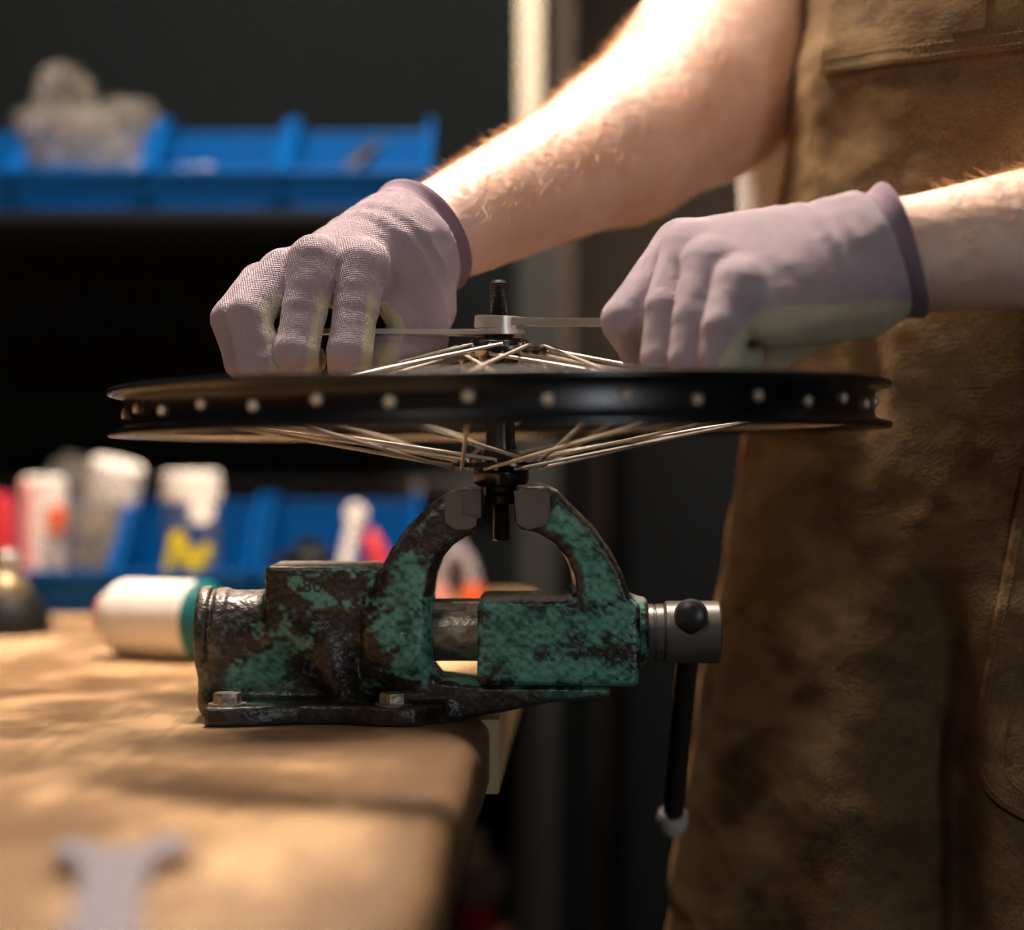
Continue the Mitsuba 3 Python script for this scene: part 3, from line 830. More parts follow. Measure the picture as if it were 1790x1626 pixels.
rp += [(0.2000, -0.0124), (0.1935, -0.0118), (0.1870, -0.0095), (0.1845, -0.0050), (0.1840, 0.0), (0.1845, 0.0050), (0.1870, 0.0095), (0.1935, 0.0118), (0.2000, 0.0124)]
obj('rim', xf(lathe(rp + rp[:1], 240), WM), 'm_rim', wk, smooth=25)
nip = [(0, 0), (0.0024, 0), (0.0028, 0.0006), (0.0027, 0.0017), (0.0018, 0.0026), (0, 0.0029)]
HB, HT = h(812), h(614)
for k in range(36):
    th = math.radians(-90 + 6.4 - 10 * k)
    rad = np.array([math.cos(th), math.sin(th), 0])
    off = 0.0010 if k % 2 else -0.0010
    obj('nipple', xf(lathe(nip, 12, rad * 0.1962 + [0, 0, off], rad), WM), 'm_nipple', wk, smooth=40)
    top = k % 2 == 0
    j = k // 2
    lead = 1 if j % 2 else -1
    ha = th + lead * math.radians(58)
    hz = HT if top else HB
    hp = np.array([0.0235 * math.cos(ha), 0.0235 * math.sin(ha), hz])
    inward = -1 if top else 1
    side = (1 if (j % 2) else -1) * 0.0026          # head inside or outside the flange
    p0 = hp + [0, 0, -side * 1.2]
    p1 = hp + [0, 0, side]
    p3 = rad * 0.1845 + [0, 0, off]
    dv = (p3 - p1) / np.linalg.norm(p3 - p1)
    pts = np.vstack([p0, hp, p1 + dv * 0.0004, p1 + dv * 0.004, p1 + dv * 0.05, p3])
    obj('spoke', xf(tube(pts, 0.00105, 7), WM), 'm_spoke', wk, smooth=50)
hubp = [(0, h(845)), (0.0075, h(845)), (0.0080, HB - 0.004), (0.0105, HB - 0.003), (0.0240, HB - 0.0016), (0.0266, HB - 0.0010), (0.0266, HB + 0.0010), (0.0240, HB + 0.0016), (0.012, HB + 0.003), (0.0085, HB + 0.008), (0.0078, HB + 0.014), (0.0078, HT - 0.014), (0.0085, HT - 0.008), (0.012, HT - 0.003), (0.0240, HT - 0.0016), (0.0266, HT - 0.0010), (0.0266, HT + 0.0010), (0.0240, HT + 0.0016), (0.0105, HT + 0.003), (0.0080, HT + 0.004), (0, HT + 0.004)]
obj('hub', xf(lathe(hubp, 64), WM), 'm_hub', wk, smooth=25)
obj('dust_cap', xf(lathe([(0.004, h(850)), (0.0100, h(851)), (0.0138, h(846)), (0.0150, h(838)), (0.0152, h(826)), (0.0140, h(819)), (0.0085, h(816)), (0.004, h(816))], 56), WM), 'm_hub', wk, smooth=25)
obj('dust_cap', xf(lathe([(0.004, h(612)), (0.0120, h(612)), (0.0162, h(606)), (0.0165, h(599)), (0.0150, h(594)), (0.0105, h(590)), (0.004, h(590))], 56), WM), 'm_hub', wk, smooth=25)
obj('locknut', xf(lathe([(0.003, h(881)), (0.0080, h(881)), (0.0088, h(878)), (0.0090, h(866)), (0.0082, h(864)), (0.0076, h(862)), (0.0082, h(860)), (0.0082, h(850)), (0.003, h(850))], 48), WM), 'm_hub', wk, smooth=25)
obj('locknut', xf(cat(lathe([(0.003, h(591)), (0.0078, h(591)), (0.0078, h(556)), (0.003, h(556))], 6)), WM), 'm_axle', wk, smooth=False)
ap, zb, zt = [(0, h(945)), (0.0036, h(945))], h(944), h(493)
nth = int((zt - zb) / 0.0010)
for i in range(nth):
    z = zb + i * 0.0010
    ap += [(0.00415, z), (0.00465, z + 0.0005)]
ap += [(0.00415, zt), (0.0034, h(490)), (0, h(489.5))]
obj('axle', xf(lathe(ap, 28), WM), 'm_axle', wk, smooth=False)

# ------------------------------------------------------------------ the two spanners on the hub
def spanner(label, name, px_h, y_h, ang, L, head_r, nut_r, thick, z, handle_w, handle_t, zoff, ring, pitch=0.0):
    k = thing(name, label, 'spanner')
    o = np.array([WC[0] - 0.0127 * 0.03, 0.98, z])
    d = np.array([math.cos(ang), math.sin(ang), 0])
    d = d * math.cos(pitch) + np.array([0, 0, math.sin(pitch)])
    M = frame(o - [0, 0, thick / 2], np.array([0, 0, 1.0]) - d * d[2], d)
    if ring:
        hp = Point(0, 0).buffer(head_r, 32).difference(Point(0, 0).buffer(nut_r, 6))
    else:
        hp = Point(0, 0).buffer(head_r, 32).difference(Polygon([(-0.05, -nut_r), (0.003, -nut_r), (nut_r, 0), (0.003, nut_r), (-0.05, nut_r)]))
    obj('head', xf(bevelled(hp, thick), M), 'm_wrench', k)
    hw = handle_w / 2
    hpoly = Polygon([(head_r * 0.86, -hw * 1.25), (head_r + 0.014, -hw), (L, -hw), (L + 0.004, -hw * 0.5), (L + 0.004, hw * 0.5), (L, hw), (head_r + 0.014, hw), (head_r * 0.86, hw * 1.25)])
    Mh = M.copy()
    Mh[2, 3] += (thick - handle_t) / 2 + zoff
    obj('handle', xf(bevelled(hpoly, handle_t), Mh), 'm_wrench', k)
    return k


spanner('thin flat steel cone spanner gripped by the glove over the left half of the wheel', 'cone_spanner', 0, 0, math.pi + 0.10, 0.135, 0.0155, 0.0085, 0.0030, P(0, 582, 0.98)[2], 0.015, 0.0028, 0.0, False)
spanner('thicker ring spanner on the upper nut, gripped by the glove near the apron', 'ring_spanner', 0, 0, -0.66, 0.150, 0.0135, 0.0080, 0.0068, P(0, 564, 0.98)[2], 0.0095, 0.0042, 0.0006, True, -0.055)

# ------------------------------------------------------------------ the person
pn = thing('person', 'person in a brown canvas apron and grey work gloves tightening the wheel hub', 'person')
WA, EA, SA = P(708, 436, 1.010), P(1236, 150, 1.185), np.array([0.216, 1.255, 1.53])       # image-left arm
WB, EB, SB = P(1535, 452, 0.893), np.array([0.425, 0.955, 1.172]), np.array([0.560, 1.235, 1.48])
TC = np.array([0.385, 1.255])


def ell(X, Y, Z, c, s, k):
    q = np.sqrt(((X - c[0]) / s[0]) ** 2 + ((Y - c[1]) / s[1]) ** 2 + ((Z - c[2]) / s[2]) ** 2)
    return (q - 1) * min(s)


def arm(X, Y, Z, W, E, Sh, g=0.0):
    m = E + (W - E) * 0.30 - np.array([0, 0, 0.009]) * (np.abs(W[1] - 0.893) > 0.02)
    up = np.array([0, 0, 1.0])
    fore = smin(sd_bone(X, Y, Z, W, m, 0.0265, 0.0455), sd_bone(X, Y, Z, m, E, 0.0455, 0.0455), 0.02)
    # the wrist goes on into the glove
    hand = sd_bone(X, Y, Z, W, W + (W - E) * 0.08, 0.0262, 0.024)
    d = smin(fore, hand, 0.01)
    u = E + (Sh - E) * 0.5
    return smin(d, smin(sd_bone(X, Y, Z, E, u, 0.0455, 0.0540), sd_bone(X, Y, Z, u, Sh, 0.0540, 0.058), 0.03), 0.065) - g


def torso(X, Y, Z, g=0.0):
    d = ell(X, Y, Z, (TC[0], TC[1] + 0.01, 1.34), (0.185, 0.125, 0.24), 0)
    d = smin(d, ell(X, Y, Z, (TC[0], TC[1] - 0.035, 1.10), (0.175, 0.145, 0.20), 0), 0.08)
    d = smin(d, ell(X, Y, Z, (TC[0], TC[1] + 0.0, 0.94), (0.178, 0.130, 0.15), 0), 0.08)
    d = smin(d, sd_bone(X, Y, Z, SA + [0.02, 0, 0], SB - [0.02, 0, 0], 0.062, 0.062), 0.06)
    return d - g


def legs(X, Y, Z, g=0.0):
    d = None
    for hx, kx, ax_ in ((0.295, 0.285, 0.29), (0.475, 0.485, 0.48)):
        e = smin(sd_bone(X, Y, Z, (hx, 1.255, 0.90), (kx, 1.235, 0.50), 0.088, 0.058), sd_bone(X, Y, Z, (kx, 1.235, 0.50), (ax_, 1.27, 0.09), 0.058, 0.040), 0.03)
        e = smin(e, sd_bone(X, Y, Z, (ax_, 1.27, 0.05), (ax_ - 0.01, 1.09, 0.035), 0.040, 0.030), 0.02)
        d = e if d is None else np.minimum(d, e)
    return d - g


def head(X, Y, Z):
    c = np.array([0.355, 1.165, 1.715])
    d = sd_bone(X, Y, Z, (0.385, 1.255, 1.50), (0.365, 1.20, 1.64), 0.062, 0.055)
    d = smin(d, ell(X, Y, Z, c + [0, 0.015, 0.02], (0.076, 0.098, 0.105), 0), 0.03)
    d = smin(d, ell(X, Y, Z, c + [-0.006, -0.035, -0.065], (0.055, 0.060, 0.055), 0), 0.03)
    d = smin(d, sd_bone(X, Y, Z, c + [-0.012, -0.082, 0.012], c + [-0.014, -0.104, -0.026], 0.009, 0.015), 0.010)
    for s in (-1, 1):
        d = smin(d, ell(X, Y, Z, c + [s * 0.079, 0.02, -0.005], (0.010, 0.022, 0.032), 0), 0.006)
        d = np.maximum(d, -(ell(X, Y, Z, c + [-0.011 + s * 0.032, -0.088, 0.012], (0.016, 0.012, 0.010), 0)))
    d = np.maximum(d, -sd_bone(X, Y, Z, c + [-0.034, -0.096, -0.062], c + [0.010, -0.098, -0.062], 0.003, 0.003))
    return d


def body_sdf(X, Y, Z):
    d = smin(torso(X, Y, Z), legs(X, Y, Z), 0.04)
    d = smin(d, arm(X, Y, Z, WA, EA, SA), 0.025)
    d = smin(d, arm(X, Y, Z, WB, EB, SB), 0.025)
    return smin(d, head(X, Y, Z), 0.03)


body = nets(body_sdf, (-0.13, 0.85, -0.01), (0.68, 1.42, 1.86), 0.0056)
body.vertices[:, 2] = np.maximum(body.vertices[:, 2], 0.004)
obj('body', body, 'm_skin', pn, smooth=True)

# arm hair: short fair hairs on both forearms and upper arm
bn = body.vertex_normals
hairs_v, hairs_f = [], []
fc = body.triangles_center
fnm = body.face_normals
def on_arm(W, E, Sh):
    d = (fc - W) @ (E - W) / ((E - W) @ (E - W))
    near = np.linalg.norm(fc - W - np.clip(d, 0, 1)[:, None] * (E - W), axis=1) < 0.062
    return near & (d > 0.12) & (d < 1.02)
cand = np.where((fnm[:, 2] > -0.05) & (on_arm(WA, EA, SA) | on_arm(WB, EB, SB)) & (fc[:, 2] > 1.05))[0]
pick = rng.choice(cand, 4500)
for i in pick:
    tri = body.triangles[i]
    w = rng.dirichlet([1, 1, 1])
    p = w @ tri
    A = (WA, EA) if p[0] < 0.16 and abs(p[1] - 0.893) > 0.07 else (WB, EB)
    al = A[0] - A[1]
    al = al / np.linalg.norm(al)
    n = fnm[i]
    dirn = n * 0.55 + al * rng.uniform(0.2, 0.9) + np.array([0, 0, -0.25]) + rng.normal(size=3) * 0.25
    dirn /= np.linalg.norm(dirn)
    Lh = rng.uniform(0.005, 0.011)
    s = np.cross(dirn, rng.normal(size=3))
    s /= np.linalg.norm(s)
    t2 = np.cross(dirn, s)
    r = 0.00011
    b0 = len(hairs_v)
    mid = p + dirn * Lh * 0.55 + al * 0.0008
    hairs_v += [p + s * r, p - s * r * 0.5 + t2 * r, p - s * r * 0.5 - t2 * r, mid + s * r * 0.7, mid - s * r * 0.35 + t2 * r * 0.7, mid - s * r * 0.35 - t2 * r * 0.7, p + dirn * Lh + al * 0.002]
    for a_ in range(3):
        b_ = (a_ + 1) % 3
        hairs_f += [[b0 + a_, b0 + b_, b0 + 3 + b_], [b0 + a_, b0 + 3 + b_, b0 + 3 + a_], [b0 + 3 + a_, b0 + 3 + b_, b0 + 6]]
obj('arm_hair', trimesh.Trimesh(np.array(hairs_v), hairs_f, process=False), 'm_armhair', pn, smooth=False, stuff=True, label='short fair hair on the forearms')


def shirt_sdf(X, Y, Z):
    sl = np.minimum(sd_bone(X, Y, Z, EA + (SA - EA) * 0.62, SA, 0.068, 0.072), sd_bone(X, Y, Z, EB + (SB - EB) * 0.45, SB, 0.068, 0.072))
    d = smin(torso(X, Y, Z, 0.010), sl, 0.02)
    d = smin(d, ell(X, Y, Z, (0.362, 1.275, 1.225), (0.205, 0.110, 0.23), 0), 0.02)
    fold = 0.004 * (meshkit.fbm(np.stack([X, Y, Z], -1) * 14, 3) - 0.5)
    return np.maximum(np.maximum(d + fold, 0.93 - Z), Z - 1.555)


obj('shirt', nets(shirt_sdf, (0.10, 1.02, 0.92), (0.68, 1.42, 1.56), 0.0065), 'm_shirt', pn, smooth=True, label='pale grey shirt under the apron')
obj('trousers', nets(lambda X, Y, Z: np.maximum(np.maximum(smin(legs(X, Y, Z, 0.012), torso(X, Y, Z, 0.013), 0.04), 0.06 - Z), Z - 1.0), (0.13, 1.02, 0.05), (0.65, 1.42, 1.01), 0.008), 'm_trousers', pn, smooth=True, label='dark trousers')
def shoe(X, Y, Z, x):
    d = smin(sd_bone(X, Y, Z, (x, 1.29, 0.055), (x - 0.01, 1.05, 0.042), 0.052, 0.040), sd_bone(X, Y, Z, (x, 1.27, 0.06), (x, 1.27, 0.11), 0.052, 0.052), 0.02)
    return np.maximum(np.maximum(d, 0.001 - Z), Z - 0.12)


for xs in (0.29, 0.48):
    obj('shoe', nets(lambda X, Y, Z: shoe(X, Y, Z, xs), (xs - 0.08, 0.98, -0.004), (xs + 0.08, 1.36, 0.125), 0.006), 'm_shoe', pn, smooth=40, label='dark work shoe')


def hair_sdf(X, Y, Z):
    c = np.array([0.355, 1.165, 1.715])
    d = ell(X, Y, Z, c + [0, 0.026, 0.030], (0.086, 0.106, 0.112), 0)
    d = d + 0.006 * (meshkit.fbm(np.stack([X, Y, Z * 0.4], -1) * 60, 2) - 0.5)
    cut = (Z - (c[2] + 0.055)) - (Y - (c[1] - 0.05)) * -1.2
    return np.maximum(d, -cut * 0.6)


obj('hair', nets(hair_sdf, (0.25, 1.04, 1.60), (0.46, 1.32, 1.87), 0.005), 'm_hairdark', pn, smooth=True, label='short brown hair')

# ---- apron
def left_x(z):
    zs = [0.40, 0.742, 0.859, 0.934, 0.975, 1.049, 1.200, 1.283, 1.326, 1.50]
    xs = [0.070, 0.097, 0.1186, 0.129, 0.1365, 0.147, 0.169, 0.1815, 0.189, 0.235]
    return np.interp(z, zs, xs)


def apron_pt(u, z, off=0.0):
    """u 0 (edge seen at the left) .. 1 (far right edge); off outward."""
    u, z = np.broadcast_arrays(np.asarray(u, float), np.asarray(z, float))
    phi = np.pi * (1 - u) + 0.0
    phi = np.pi * (1.04 - 1.08 * u)
    a = 0.385 - left_x(z)
    yc = 1.150 - 0.02 * np.clip((0.85 - z) / 0.3, 0, 1)
    b = 0.172 - 0.02 * np.clip((z - 1.15) / 0.25, 0, 1)
    ca, sa = np.cos(phi), np.sin(phi)
    x, y = 0.385 + a * ca, yc - b * np.sign(sa) * np.abs(sa) ** 0.95
    low = np.clip((1.00 - z) / 0.14, 0, 1) ** 1.3
    fold = -0.048 * np.exp(-((x - 0.236) / 0.017) ** 2) * low                       # valley between the legs
    fold += 0.014 * np.exp(-((x - 0.188) / 0.022) ** 2) * low
    fold += 0.008 * np.exp(-((x - 0.285) / 0.022) ** 2) * low
    fold += -0.006 * np.exp(-((x - 0.205 - (z - 1.1) * 0.10) / 0.007) ** 2) * np.clip((z - 1.02) / 0.06, 0, 1) * np.clip((1.19 - z) / 0.06, 0, 1)
    fold += 0.006 * np.exp(-((x - 0.192 - (z - 1.27) * 0.14) / 0.007) ** 2) * np.clip((z - 1.20) / 0.04, 0, 1)
    q = np.stack([x * 9, z * 9, 0 * x + 0.7], -1)
    w = meshkit.fbm(q, 3, 3) - 0.5
    q2 = np.stack([x * 26 + z * 12, z * 20 - x * 8, 0 * x + 3.7], -1)
    w2 = meshkit.fbm(q2, 3, 5) - 0.5
    fold = fold + 0.020 * w * np.minimum(1, 8 * np.minimum(u, 1 - u) + 0.25) + 0.012 * w2
    d = off + fold
    nx, ny = ca * b, -sa * a
    nl = np.sqrt(nx ** 2 + ny ** 2) + 1e-9
    return np.stack([x + nx / nl * d, y + ny / nl * d, z + 0 * x], -1)


def sheet(front, back):
    """Closed thin sheet from two (n, m, 3) grids."""
    n, m = front.shape[:2]
    v = np.vstack([front.reshape(-1, 3), back.reshape(-1, 3)])
    I = np.arange(n * m).reshape(n, m)
    a, b, c, d = I[:-1, :-1].ravel(), I[1:, :-1].ravel(), I[1:, 1:].ravel(), I[:-1, 1:].ravel()
    f = [np.stack([a, b, c], 1), np.stack([a, c, d], 1), np.stack([a, c, b], 1) + n * m, np.stack([a, d, c], 1) + n * m]
    ring = np.r_[I[0, :], I[1:, -1], I[-1, -2::-1], I[-2:0:-1, 0]]
    r2 = np.roll(ring, -1)
    f += [np.stack([ring, r2, r2 + n * m], 1), np.stack([ring, r2 + n * m, ring + n * m], 1)]
    t = trimesh.Trimesh(v, np.vstack(f), process=False)
    if t.volume < 0:
        t.invert()
    return t


U, Zg = np.meshgrid(np.linspace(0, 1, 260), np.linspace(0.42, 1.40, 300), indexing='ij')
ak = obj('apron', sheet(apron_pt(U, Zg, 0.0012), apron_pt(U, Zg, -0.0012)), 'm_apron', pn, smooth=50, label='brown canvas work apron with stitched pockets')
# hem along the visible edge
zz = np.linspace(0.42, 1.40, 160)
hem = apron_pt(np.full_like(zz, 0.004), zz, 0.0)
obj('hem', tube(hem, 0.0024 + 0.0006 * np.sin(zz * 900), 8), 'm_hemlit', ak, smooth=50, label='folded edge of the apron with the light on it painted in')
from scipy.optimize import brentq


def u_at(px, py):
    """The (u, z) on the apron's front half seen at a pixel."""
    z = CAM[2] - (py - 810) * 1.0 / FPX
    u = 0.2
    for _ in range(6):
        f = lambda uu: (lambda p: (p[0] / p[1]) * FPX + 895 - px)(apron_pt(uu, z))
        try:
            u = brentq(f, 0.06, 0.6)
        except ValueError:
            u = u
        y = apron_pt(u, z)[1]
        z = CAM[2] - (py - 810) * y / FPX
    return u, z


def patch(corners_fn, n, m, lift0, lift1):
    s, t = np.meshgrid(np.linspace(0, 1, n), np.linspace(0, 1, m), indexing='ij')
    u, z = corners_fn(s, t)
    return sheet(apron_pt(u, z, lift1), apron_pt(u, z, lift0))


# bib pocket: lower edge runs from (1445,131) to (1790,86)
pa, pb, pc = u_at(1447, 131), u_at(1620, 108), u_at(1786, 86)
uu = [pa[0], pb[0], pc[0], pc[0] + 0.16]
zl = [pa[1], pb[1], pc[1], pc[1] + 0.014]
def bib(s, t):
    u = uu[0] + (uu[3] - uu[0]) * s
    zlow = np.interp(u, uu, zl) + 0.004 * np.exp(-((s) / 0.05) ** 2) * 0
    return u + 0 * t, zlow + (1.385 - zlow) * t
bp_ = obj('bib_pocket', patch(bib, 70, 40, 0.0012, 0.0056), 'm_apron', ak, smooth=50)


def stitches(path, lift, L=0.0022, gap=0.0034, r=0.00045):
    p = spline([apron_pt(u, z, lift) for u, z in path], 400)
    s = np.r_[0, np.cumsum(np.linalg.norm(np.diff(p, axis=0), axis=1))]
    out = []
    for a_ in np.arange(0, s[-1] - L, gap):
        q = np.array([[np.interp(x_, s, p[:, i]) for i in range(3)] for x_ in (a_, a_ + L / 2, a_ + L)])
        out.append(tube(q, r, 5))
    return cat(*out)


us = np.linspace(uu[0] + 0.008, uu[3], 14)
obj('stitching', stitches([(u, np.interp(u, uu, zl) + 0.0022) for u in us], 0.0060), 'm_thread', bp_, smooth=False, stuff=True)
obj('stitching', stitches([(u, np.interp(u, uu, zl) + 0.0085) for u in us], 0.0060), 'm_thread', bp_, smooth=False, stuff=True)
# vertical seam on the bib pocket at x 1668
v0, v1 = u_at(1668, 62), u_at(1666, -30)
zs_ = np.linspace(v0[1], 1.385, 24)
def strip(s, t):
    z = zs_[0] + (1.385 - zs_[0]) * t
    return v0[0] + 0.03 * s, z
obj('pocket_divider', patch(strip, 6, 24, 0.0052, 0.0078), 'm_apron', bp_, smooth=50)

# thigh pocket at the right: edge from (1790,822) via (1715,1200) rounding to (1790,1432)
edge_px = [(1792, 815), (1768, 930), (1740, 1070), (1718, 1190), (1702, 1275), (1700, 1320), (1714, 1368), (1745, 1405), (1790, 1432)]
eu = [u_at(*e) for e in edge_px]
path = spline([(u, z, 0) for u, z in eu], 90)[:, :2]
ur = max(e[0] for e in eu) + 0.14
def thigh(s, t):
    i = t * (len(path) - 1)
    u0 = np.interp(i, np.arange(len(path)), path[:, 0])
    z0 = np.interp(i, np.arange(len(path)), path[:, 1])
    return u0 + (ur - u0) * s, z0 + (-0.012) * s * t
tp = obj('thigh_pocket', patch(thigh, 50, 90, 0.0010, 0.0040), 'm_apron', ak, smooth=50)
def inset(d):
    t_ = np.gradient(path, axis=0)
    g = np.stack([t_[:, 0] * 0.45, t_[:, 1]], 1)
    nrm = np.stack([-g[:, 1], g[:, 0]], 1)
    nrm /= np.linalg.norm(nrm, axis=1, keepdims=True)
    return [(u + n_[0] * d / 0.45, z + n_[1] * d) for (u, z), n_ in zip(path, nrm)][2:-1:4]
for d_ in (0.0030, 0.0105):
    obj('stitching', stitches(inset(d_), 0.0044), 'm_thread', tp, smooth=False, stuff=True)
# waist tie
# ---- gloves
KNIT, COAT = np.array(S(184, 168, 178)), np.array(S(210, 204, 178))


def make_glove(wrist, palm_bones, fingers, thumb, coat_fn, lo, hi, label, cut, axis, fold_k=0.0045, hstep=0.0014):
    def sdf(X, Y, Z):
        palm = None
        for a_, b_, ra, rb in palm_bones:
            d = sd_bone(X, Y, Z, a_, b_, ra, rb)
            palm = d if palm is None else smin(palm, d, 0.012)
        tot = palm
        for ch in fingers + [thumb]:
            d = None
            for (a_, ra), (b_, rb) in zip(ch[:-1], ch[1:]):
                e = sd_bone(X, Y, Z, a_, b_, ra, rb)
                d = e if d is None else smin(d, e, 0.0015)
            tot = np.minimum(tot, smin(palm, d, fold_k))
        q = np.stack([X, Y, Z], -1)
        w = (q - cut) @ axis
        crease = 0.0005 * np.sin(w * 620) * np.exp(-((w + 0.020) / 0.012) ** 2)
        return np.maximum(tot + 0.0014 * (meshkit.fbm(q * 85, 3, 2) - 0.5) + crease, w - 0.004)
    m = nets(sdf, np.array(lo) - 0.012, np.array(hi) + 0.012, hstep)
    c = coat_fn(np.array(m.vertices), np.array(m.vertex_normals))
    dirt = meshkit.fbm(np.array(m.vertices) * 55, 3, 4)
    kn = KNIT[None] * (0.88 + 0.24 * dirt[:, None])
    co = COAT[None] * (0.80 + 0.36 * dirt[:, None])
    col = kn * (1 - c[:, None]) + co * c[:, None]
    return obj('glove', m, 'm_glove', pn, smooth=True, color=col, label=label)


def ramp(x, a, b):
    t = np.clip((x - a) / (b - a), 0, 1)
    return t * t * (3 - 2 * t)


# glove over the left half of the wheel (knuckles up, fingers hanging round the thin spanner)
iA = [(P(634, 462, 0.962), 0.0142), (P(622, 540, 0.952), 0.0117), (P(611, 615, 0.944), 0.0114), (P(610, 641, 0.964), 0.0114), (P(626, 632, 0.986), 0.0100)]
mA = [(P(550, 458, 0.958), 0.0145), (P(533, 540, 0.948), 0.0117), (P(517, 615, 0.940), 0.0114), (P(522, 641, 0.962), 0.0114), (P(538, 630, 0.984), 0.0100)]
rA = [(P(494, 480, 0.966), 0.0140), (P(436, 550, 0.946), 0.0118), (P(452, 636, 0.942), 0.0110), (P(466, 645, 0.966), 0.0100)]
pA = [(P(456, 500, 0.985), 0.0128), (P(402, 556, 0.968), 0.0100), (P(424, 632, 0.962), 0.0096), (P(446, 642, 0.982), 0.0090)]
tA = [(P(728, 470, 0.992), 0.0195), (P(743, 545, 0.994), 0.0162), (P(735, 608, 0.996), 0.0138), (P(672, 620, 0.974), 0.0112)]
palmA = [(P(700, 440, 1.005), P(614, 468, 0.974), 0.0280, 0.0160), (P(690, 438, 1.008), P(556, 466, 0.970), 0.0280, 0.0155), (P(680, 440, 1.012), P(508, 486, 0.978), 0.0260, 0.0140), (P(675, 446, 1.015), P(478, 502, 0.992), 0.0250, 0.0130),
         (P(720, 455, 1.0), P(738, 520, 0.992), 0.0270, 0.0180), (P(700, 440, 1.005), P(722, 428, 1.030), 0.0295, 0.0298), (P(655, 500, 0.966), P(700, 572, 0.978), 0.0050, 0.0065)]
axisA = np.array([0.55, 0.63, 0.49]) / np.linalg.norm([0.55, 0.63, 0.49])
cutA = P(706, 436, 1.010)


def coatA(v, n):
    toX = n[:, 0] * 1.0 + n[:, 1] * 0.35
    low = ramp(-v[:, 2], -(P(0, 505, 0.96)[2]), -(P(0, 535, 0.96)[2]))
    onf = ramp(-v[:, 0], -P(668, 0, 0.96)[0], -P(650, 0, 0.96)[0])
    crease = np.exp(-(np.linalg.norm(v - np.clip(((v - P(655, 500, 0.96)) @ (P(700, 572, 0.972) - P(655, 500, 0.96))) / np.sum((P(700, 572, 0.972) - P(655, 500, 0.96)) ** 2), 0, 1.15)[:, None] * (P(700, 572, 0.972) - P(655, 500, 0.96)) - P(655, 500, 0.96), axis=1) / 0.009) ** 4) * (n[:, 0] < 0.5)
    tip = ramp(-v[:, 2], -(P(0, 596, 0.97)[2]), -(P(0, 606, 0.97)[2])) * ramp(-v[:, 0], -P(706, 0, 0.97)[0], -P(690, 0, 0.97)[0]) * (1 - onf)
    return np.clip(ramp(toX, 0.20, 0.42) * low * onf + crease + tip, 0, 1)


make_glove(WA, palmA, [iA, mA, rA, pA], tA, coatA, tuple(np.minimum(P(350, 665, 0.9), P(350, 665, 1.06))), tuple(np.maximum(P(800, 350, 0.9), P(800, 345, 1.06))), 'lavender grey knit glove with olive coated palm, on the hand at the left', cutA, axisA)

# glove near the apron
iB = [(P(1192, 432, 0.930), 0.0142), (P(1090, 560, 0.908), 0.0112), (P(1120, 612, 0.934), 0.0108), (P(1160, 606, 0.950), 0.0098)]
mB = [(P(1206, 438, 0.905), 0.0145), (P(1170, 540, 0.890), 0.0120), (P(1162, 628, 0.884), 0.0116), (P(1180, 646, 0.905), 0.0108), (P(1210, 632, 0.925), 0.0098)]
rB = [(P(1242, 466, 0.884), 0.0140), (P(1218, 560, 0.872), 0.0116), (P(1210, 628, 0.868), 0.0112), (P(1228, 646, 0.888), 0.0106), (P(1252, 632, 0.905), 0.0095)]
pB = [(P(1292, 502, 0.868), 0.0138), (P(1268, 575, 0.858), 0.0112), (P(1260, 628, 0.858), 0.0108), (P(1280, 642, 0.876), 0.0102), (P(1302, 622, 0.890), 0.0090)]
tB = [(P(1450, 535, 0.910), 0.0195), (P(1390, 578, 0.912), 0.0150), (P(1345, 612, 0.910), 0.0122), (P(1280, 618, 0.918), 0.0106)]
palmB = [(P(1520, 440, 0.895), P(1200, 440, 0.925), 0.0260, 0.0165), (P(1520, 445, 0.890), P(1215, 450, 0.905), 0.0260, 0.0162), (P(1515, 460, 0.885), P(1252, 482, 0.888), 0.0260, 0.0160), (P(1510, 480, 0.882), P(1308, 516, 0.874), 0.0250, 0.0160),
         (P(1490, 515, 0.876), P(1350, 556, 0.866), 0.0215, 0.0135), (P(1515, 450, 0.892), P(1575, 440, 0.896), 0.0292, 0.0292)]
axisB = np.array([0.92, 0.08, 0.34]) / np.linalg.norm([0.92, 0.08, 0.34])
cutB = P(1525, 455, 0.890)


def coatB(v, n):
    px = v[:, 0] / v[:, 1] * FPX + 895
    py = 810 - (v[:, 2] - CAM[2]) / v[:, 1] * FPX
    wob = 10 * (meshkit.fbm(v * 60, 2, 9) - 0.5)
    line = np.interp(px, [1262, 1285, 1310, 1345, 1400, 1520], [625, 590, 560, 540, 532, 528]) + wob
    palm = ramp(py - line, -4, 5) * (px > 1255)
    fing = ramp(n[:, 0] * 0.9 + n[:, 1] * 0.25, 0.22, 0.45) * ramp(py, 500, 530) * (px < 1262)
    return np.clip(palm + fing, 0, 1)


make_glove(WB, palmB, [iB, mB, rB, pB], tB, coatB, tuple(np.minimum(P(1030, 670, 0.83), P(1030, 670, 0.98))), tuple(np.maximum(P(1590, 325, 0.83), P(1590, 325, 0.98))), 'lavender grey knit glove with olive coated palm, on the hand near the apron', cutB, axisB)


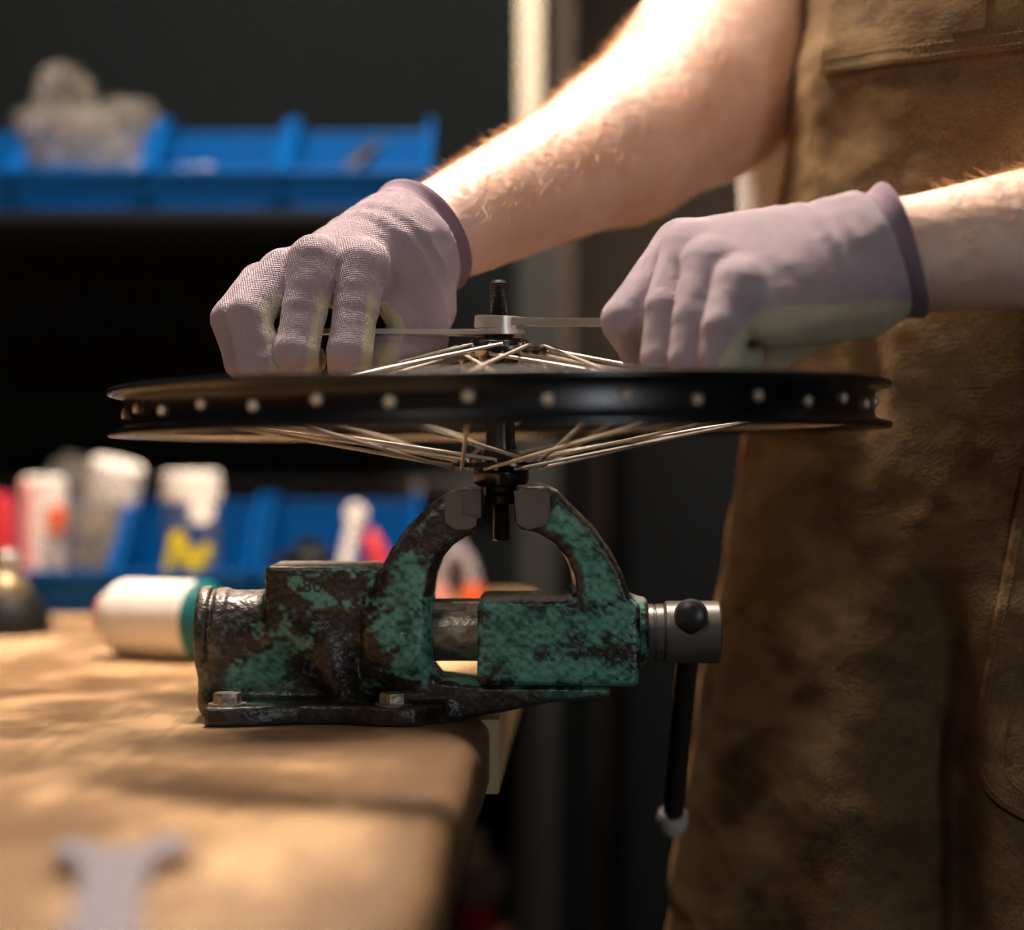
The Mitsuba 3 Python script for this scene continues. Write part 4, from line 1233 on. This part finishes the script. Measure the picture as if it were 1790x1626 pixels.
def cuff(center, axis, ra, rb, w, up, label):
    """Knit cuff: a short flared tube with a rolled rim."""
    M = frame(center, axis, up)
    a = np.linspace(0, 2 * np.pi, 65)[:-1]
    prof = [(0.0, 0.99), (w * 0.12, 1.015), (w * 0.25, 1.02), (w * 0.38, 1.0), (w * 0.55, 0.975), (w * 0.72, 0.985), (w * 0.86, 1.03), (w * 0.97, 1.055), (w * 1.02, 1.04), (w * 1.0, 0.985), (w * 0.9, 0.955), (w * 0.5, 0.93), (0.0, 0.93)]
    rows = []
    for zz_, s in prof:
        jig = 0.0006 * np.sin(a * 3 + zz_ * 300) + 0.0010 * np.sin(a * 2 + 1)
        rows.append(np.stack([(ra * s + jig) * np.cos(a), (rb * s + jig) * np.sin(a), zz_ + 0.0015 * np.sin(a * 2 + 0.7) + 0 * a], 1))
    n, m = len(rows), len(a)
    v = np.vstack(rows)
    f = []
    for i in range(n):
        for j in range(m):
            p_, q_ = i * m + j, i * m + (j + 1) % m
            r_, s_ = ((i + 1) % n) * m + (j + 1) % m, ((i + 1) % n) * m + j
            f += [[p_, q_, r_], [p_, r_, s_]]
    t = trimesh.Trimesh(v, f, process=False)
    if t.volume < 0:
        t.invert()
    return xf(t, M)


obj('cuff', cuff(cutA - axisA * 0.002, axisA, 0.0328, 0.0324, 0.019, (1, 0, -0.6), ''), 'm_cuff', 'person__glove', smooth=True, label='darker knit cuff')
obj('cuff', cuff(cutB - axisB * 0.006, axisB, 0.0320, 0.0298, 0.020, (0, 0, 1), ''), 'm_cuff', 'person__glove_001', smooth=True, label='darker knit cuff')

# ------------------------------------------------------------------ ceiling lamps
def lamp(pos, size, rad, label):
    k = thing('ceiling_lamp', label, 'lamp')
    x, y, z = pos
    w, d = size[0] / 2, size[1] / 2
    obj('housing', rbox(x - w - 0.02, x + w + 0.02, y - d - 0.02, y + d + 0.02, z + 0.004, z + 0.06, 0.006), 'm_white', k)
    pl = trimesh.Trimesh([(x - w, y - d, z), (x + w, y - d, z), (x + w, y + d, z), (x - w, y + d, z)], [[0, 2, 1], [0, 3, 2]], process=False)
    sc_ = mikit.ply(pl, 'm_white', smooth=False)
    sc_['emitter'] = {'type': 'area', 'radiance': rgb(*rad)}
    scene[numbered(k + '__diffuser')] = sc_
    for sx in (-1, 1):
        obj('cord', tube([(x + sx * w * 0.8, y, z + 0.06), (x + sx * w * 0.8, y, 2.75)], 0.003, 6), 'm_black', k)


lamp(KEY_POS, KEY_SIZE, KEY_RAD, 'lit ceiling lamp hanging over the workbench')
lamp(FILL_POS, FILL_SIZE, FILL_RAD, 'lit ceiling lamp behind the viewer')

# daylit window in the wall behind the viewer
def window():
    x0, x1, z0, z1, y = 1.15, 1.65, 0.75, 1.85, -1.595
    bars = [rbox(x0 - 0.04, x0, y, y + 0.03, z0 - 0.04, z1 + 0.04), rbox(x1, x1 + 0.04, y, y + 0.03, z0 - 0.04, z1 + 0.04), rbox(x0, x1, y, y + 0.03, z0 - 0.04, z0), rbox(x0, x1, y, y + 0.03, z1, z1 + 0.04), rbox(x0, x1, y, y + 0.025, (z0 + z1) / 2 - 0.012, (z0 + z1) / 2 + 0.012)]
    struct('window_1', cat(*bars), 'm_white', 'white framed window behind the viewer', 30)
    pl = trimesh.Trimesh([(x0, y + 0.01, z0), (x1, y + 0.01, z0), (x1, y + 0.01, z1), (x0, y + 0.01, z1)], [[0, 2, 1], [0, 3, 2]], process=False)
    d = mikit.ply(pl, 'm_white', smooth=False)
    d['emitter'] = {'type': 'area', 'radiance': rgb(*WINDOW_RAD)}
    scene['window_1__daylight'] = d


window()
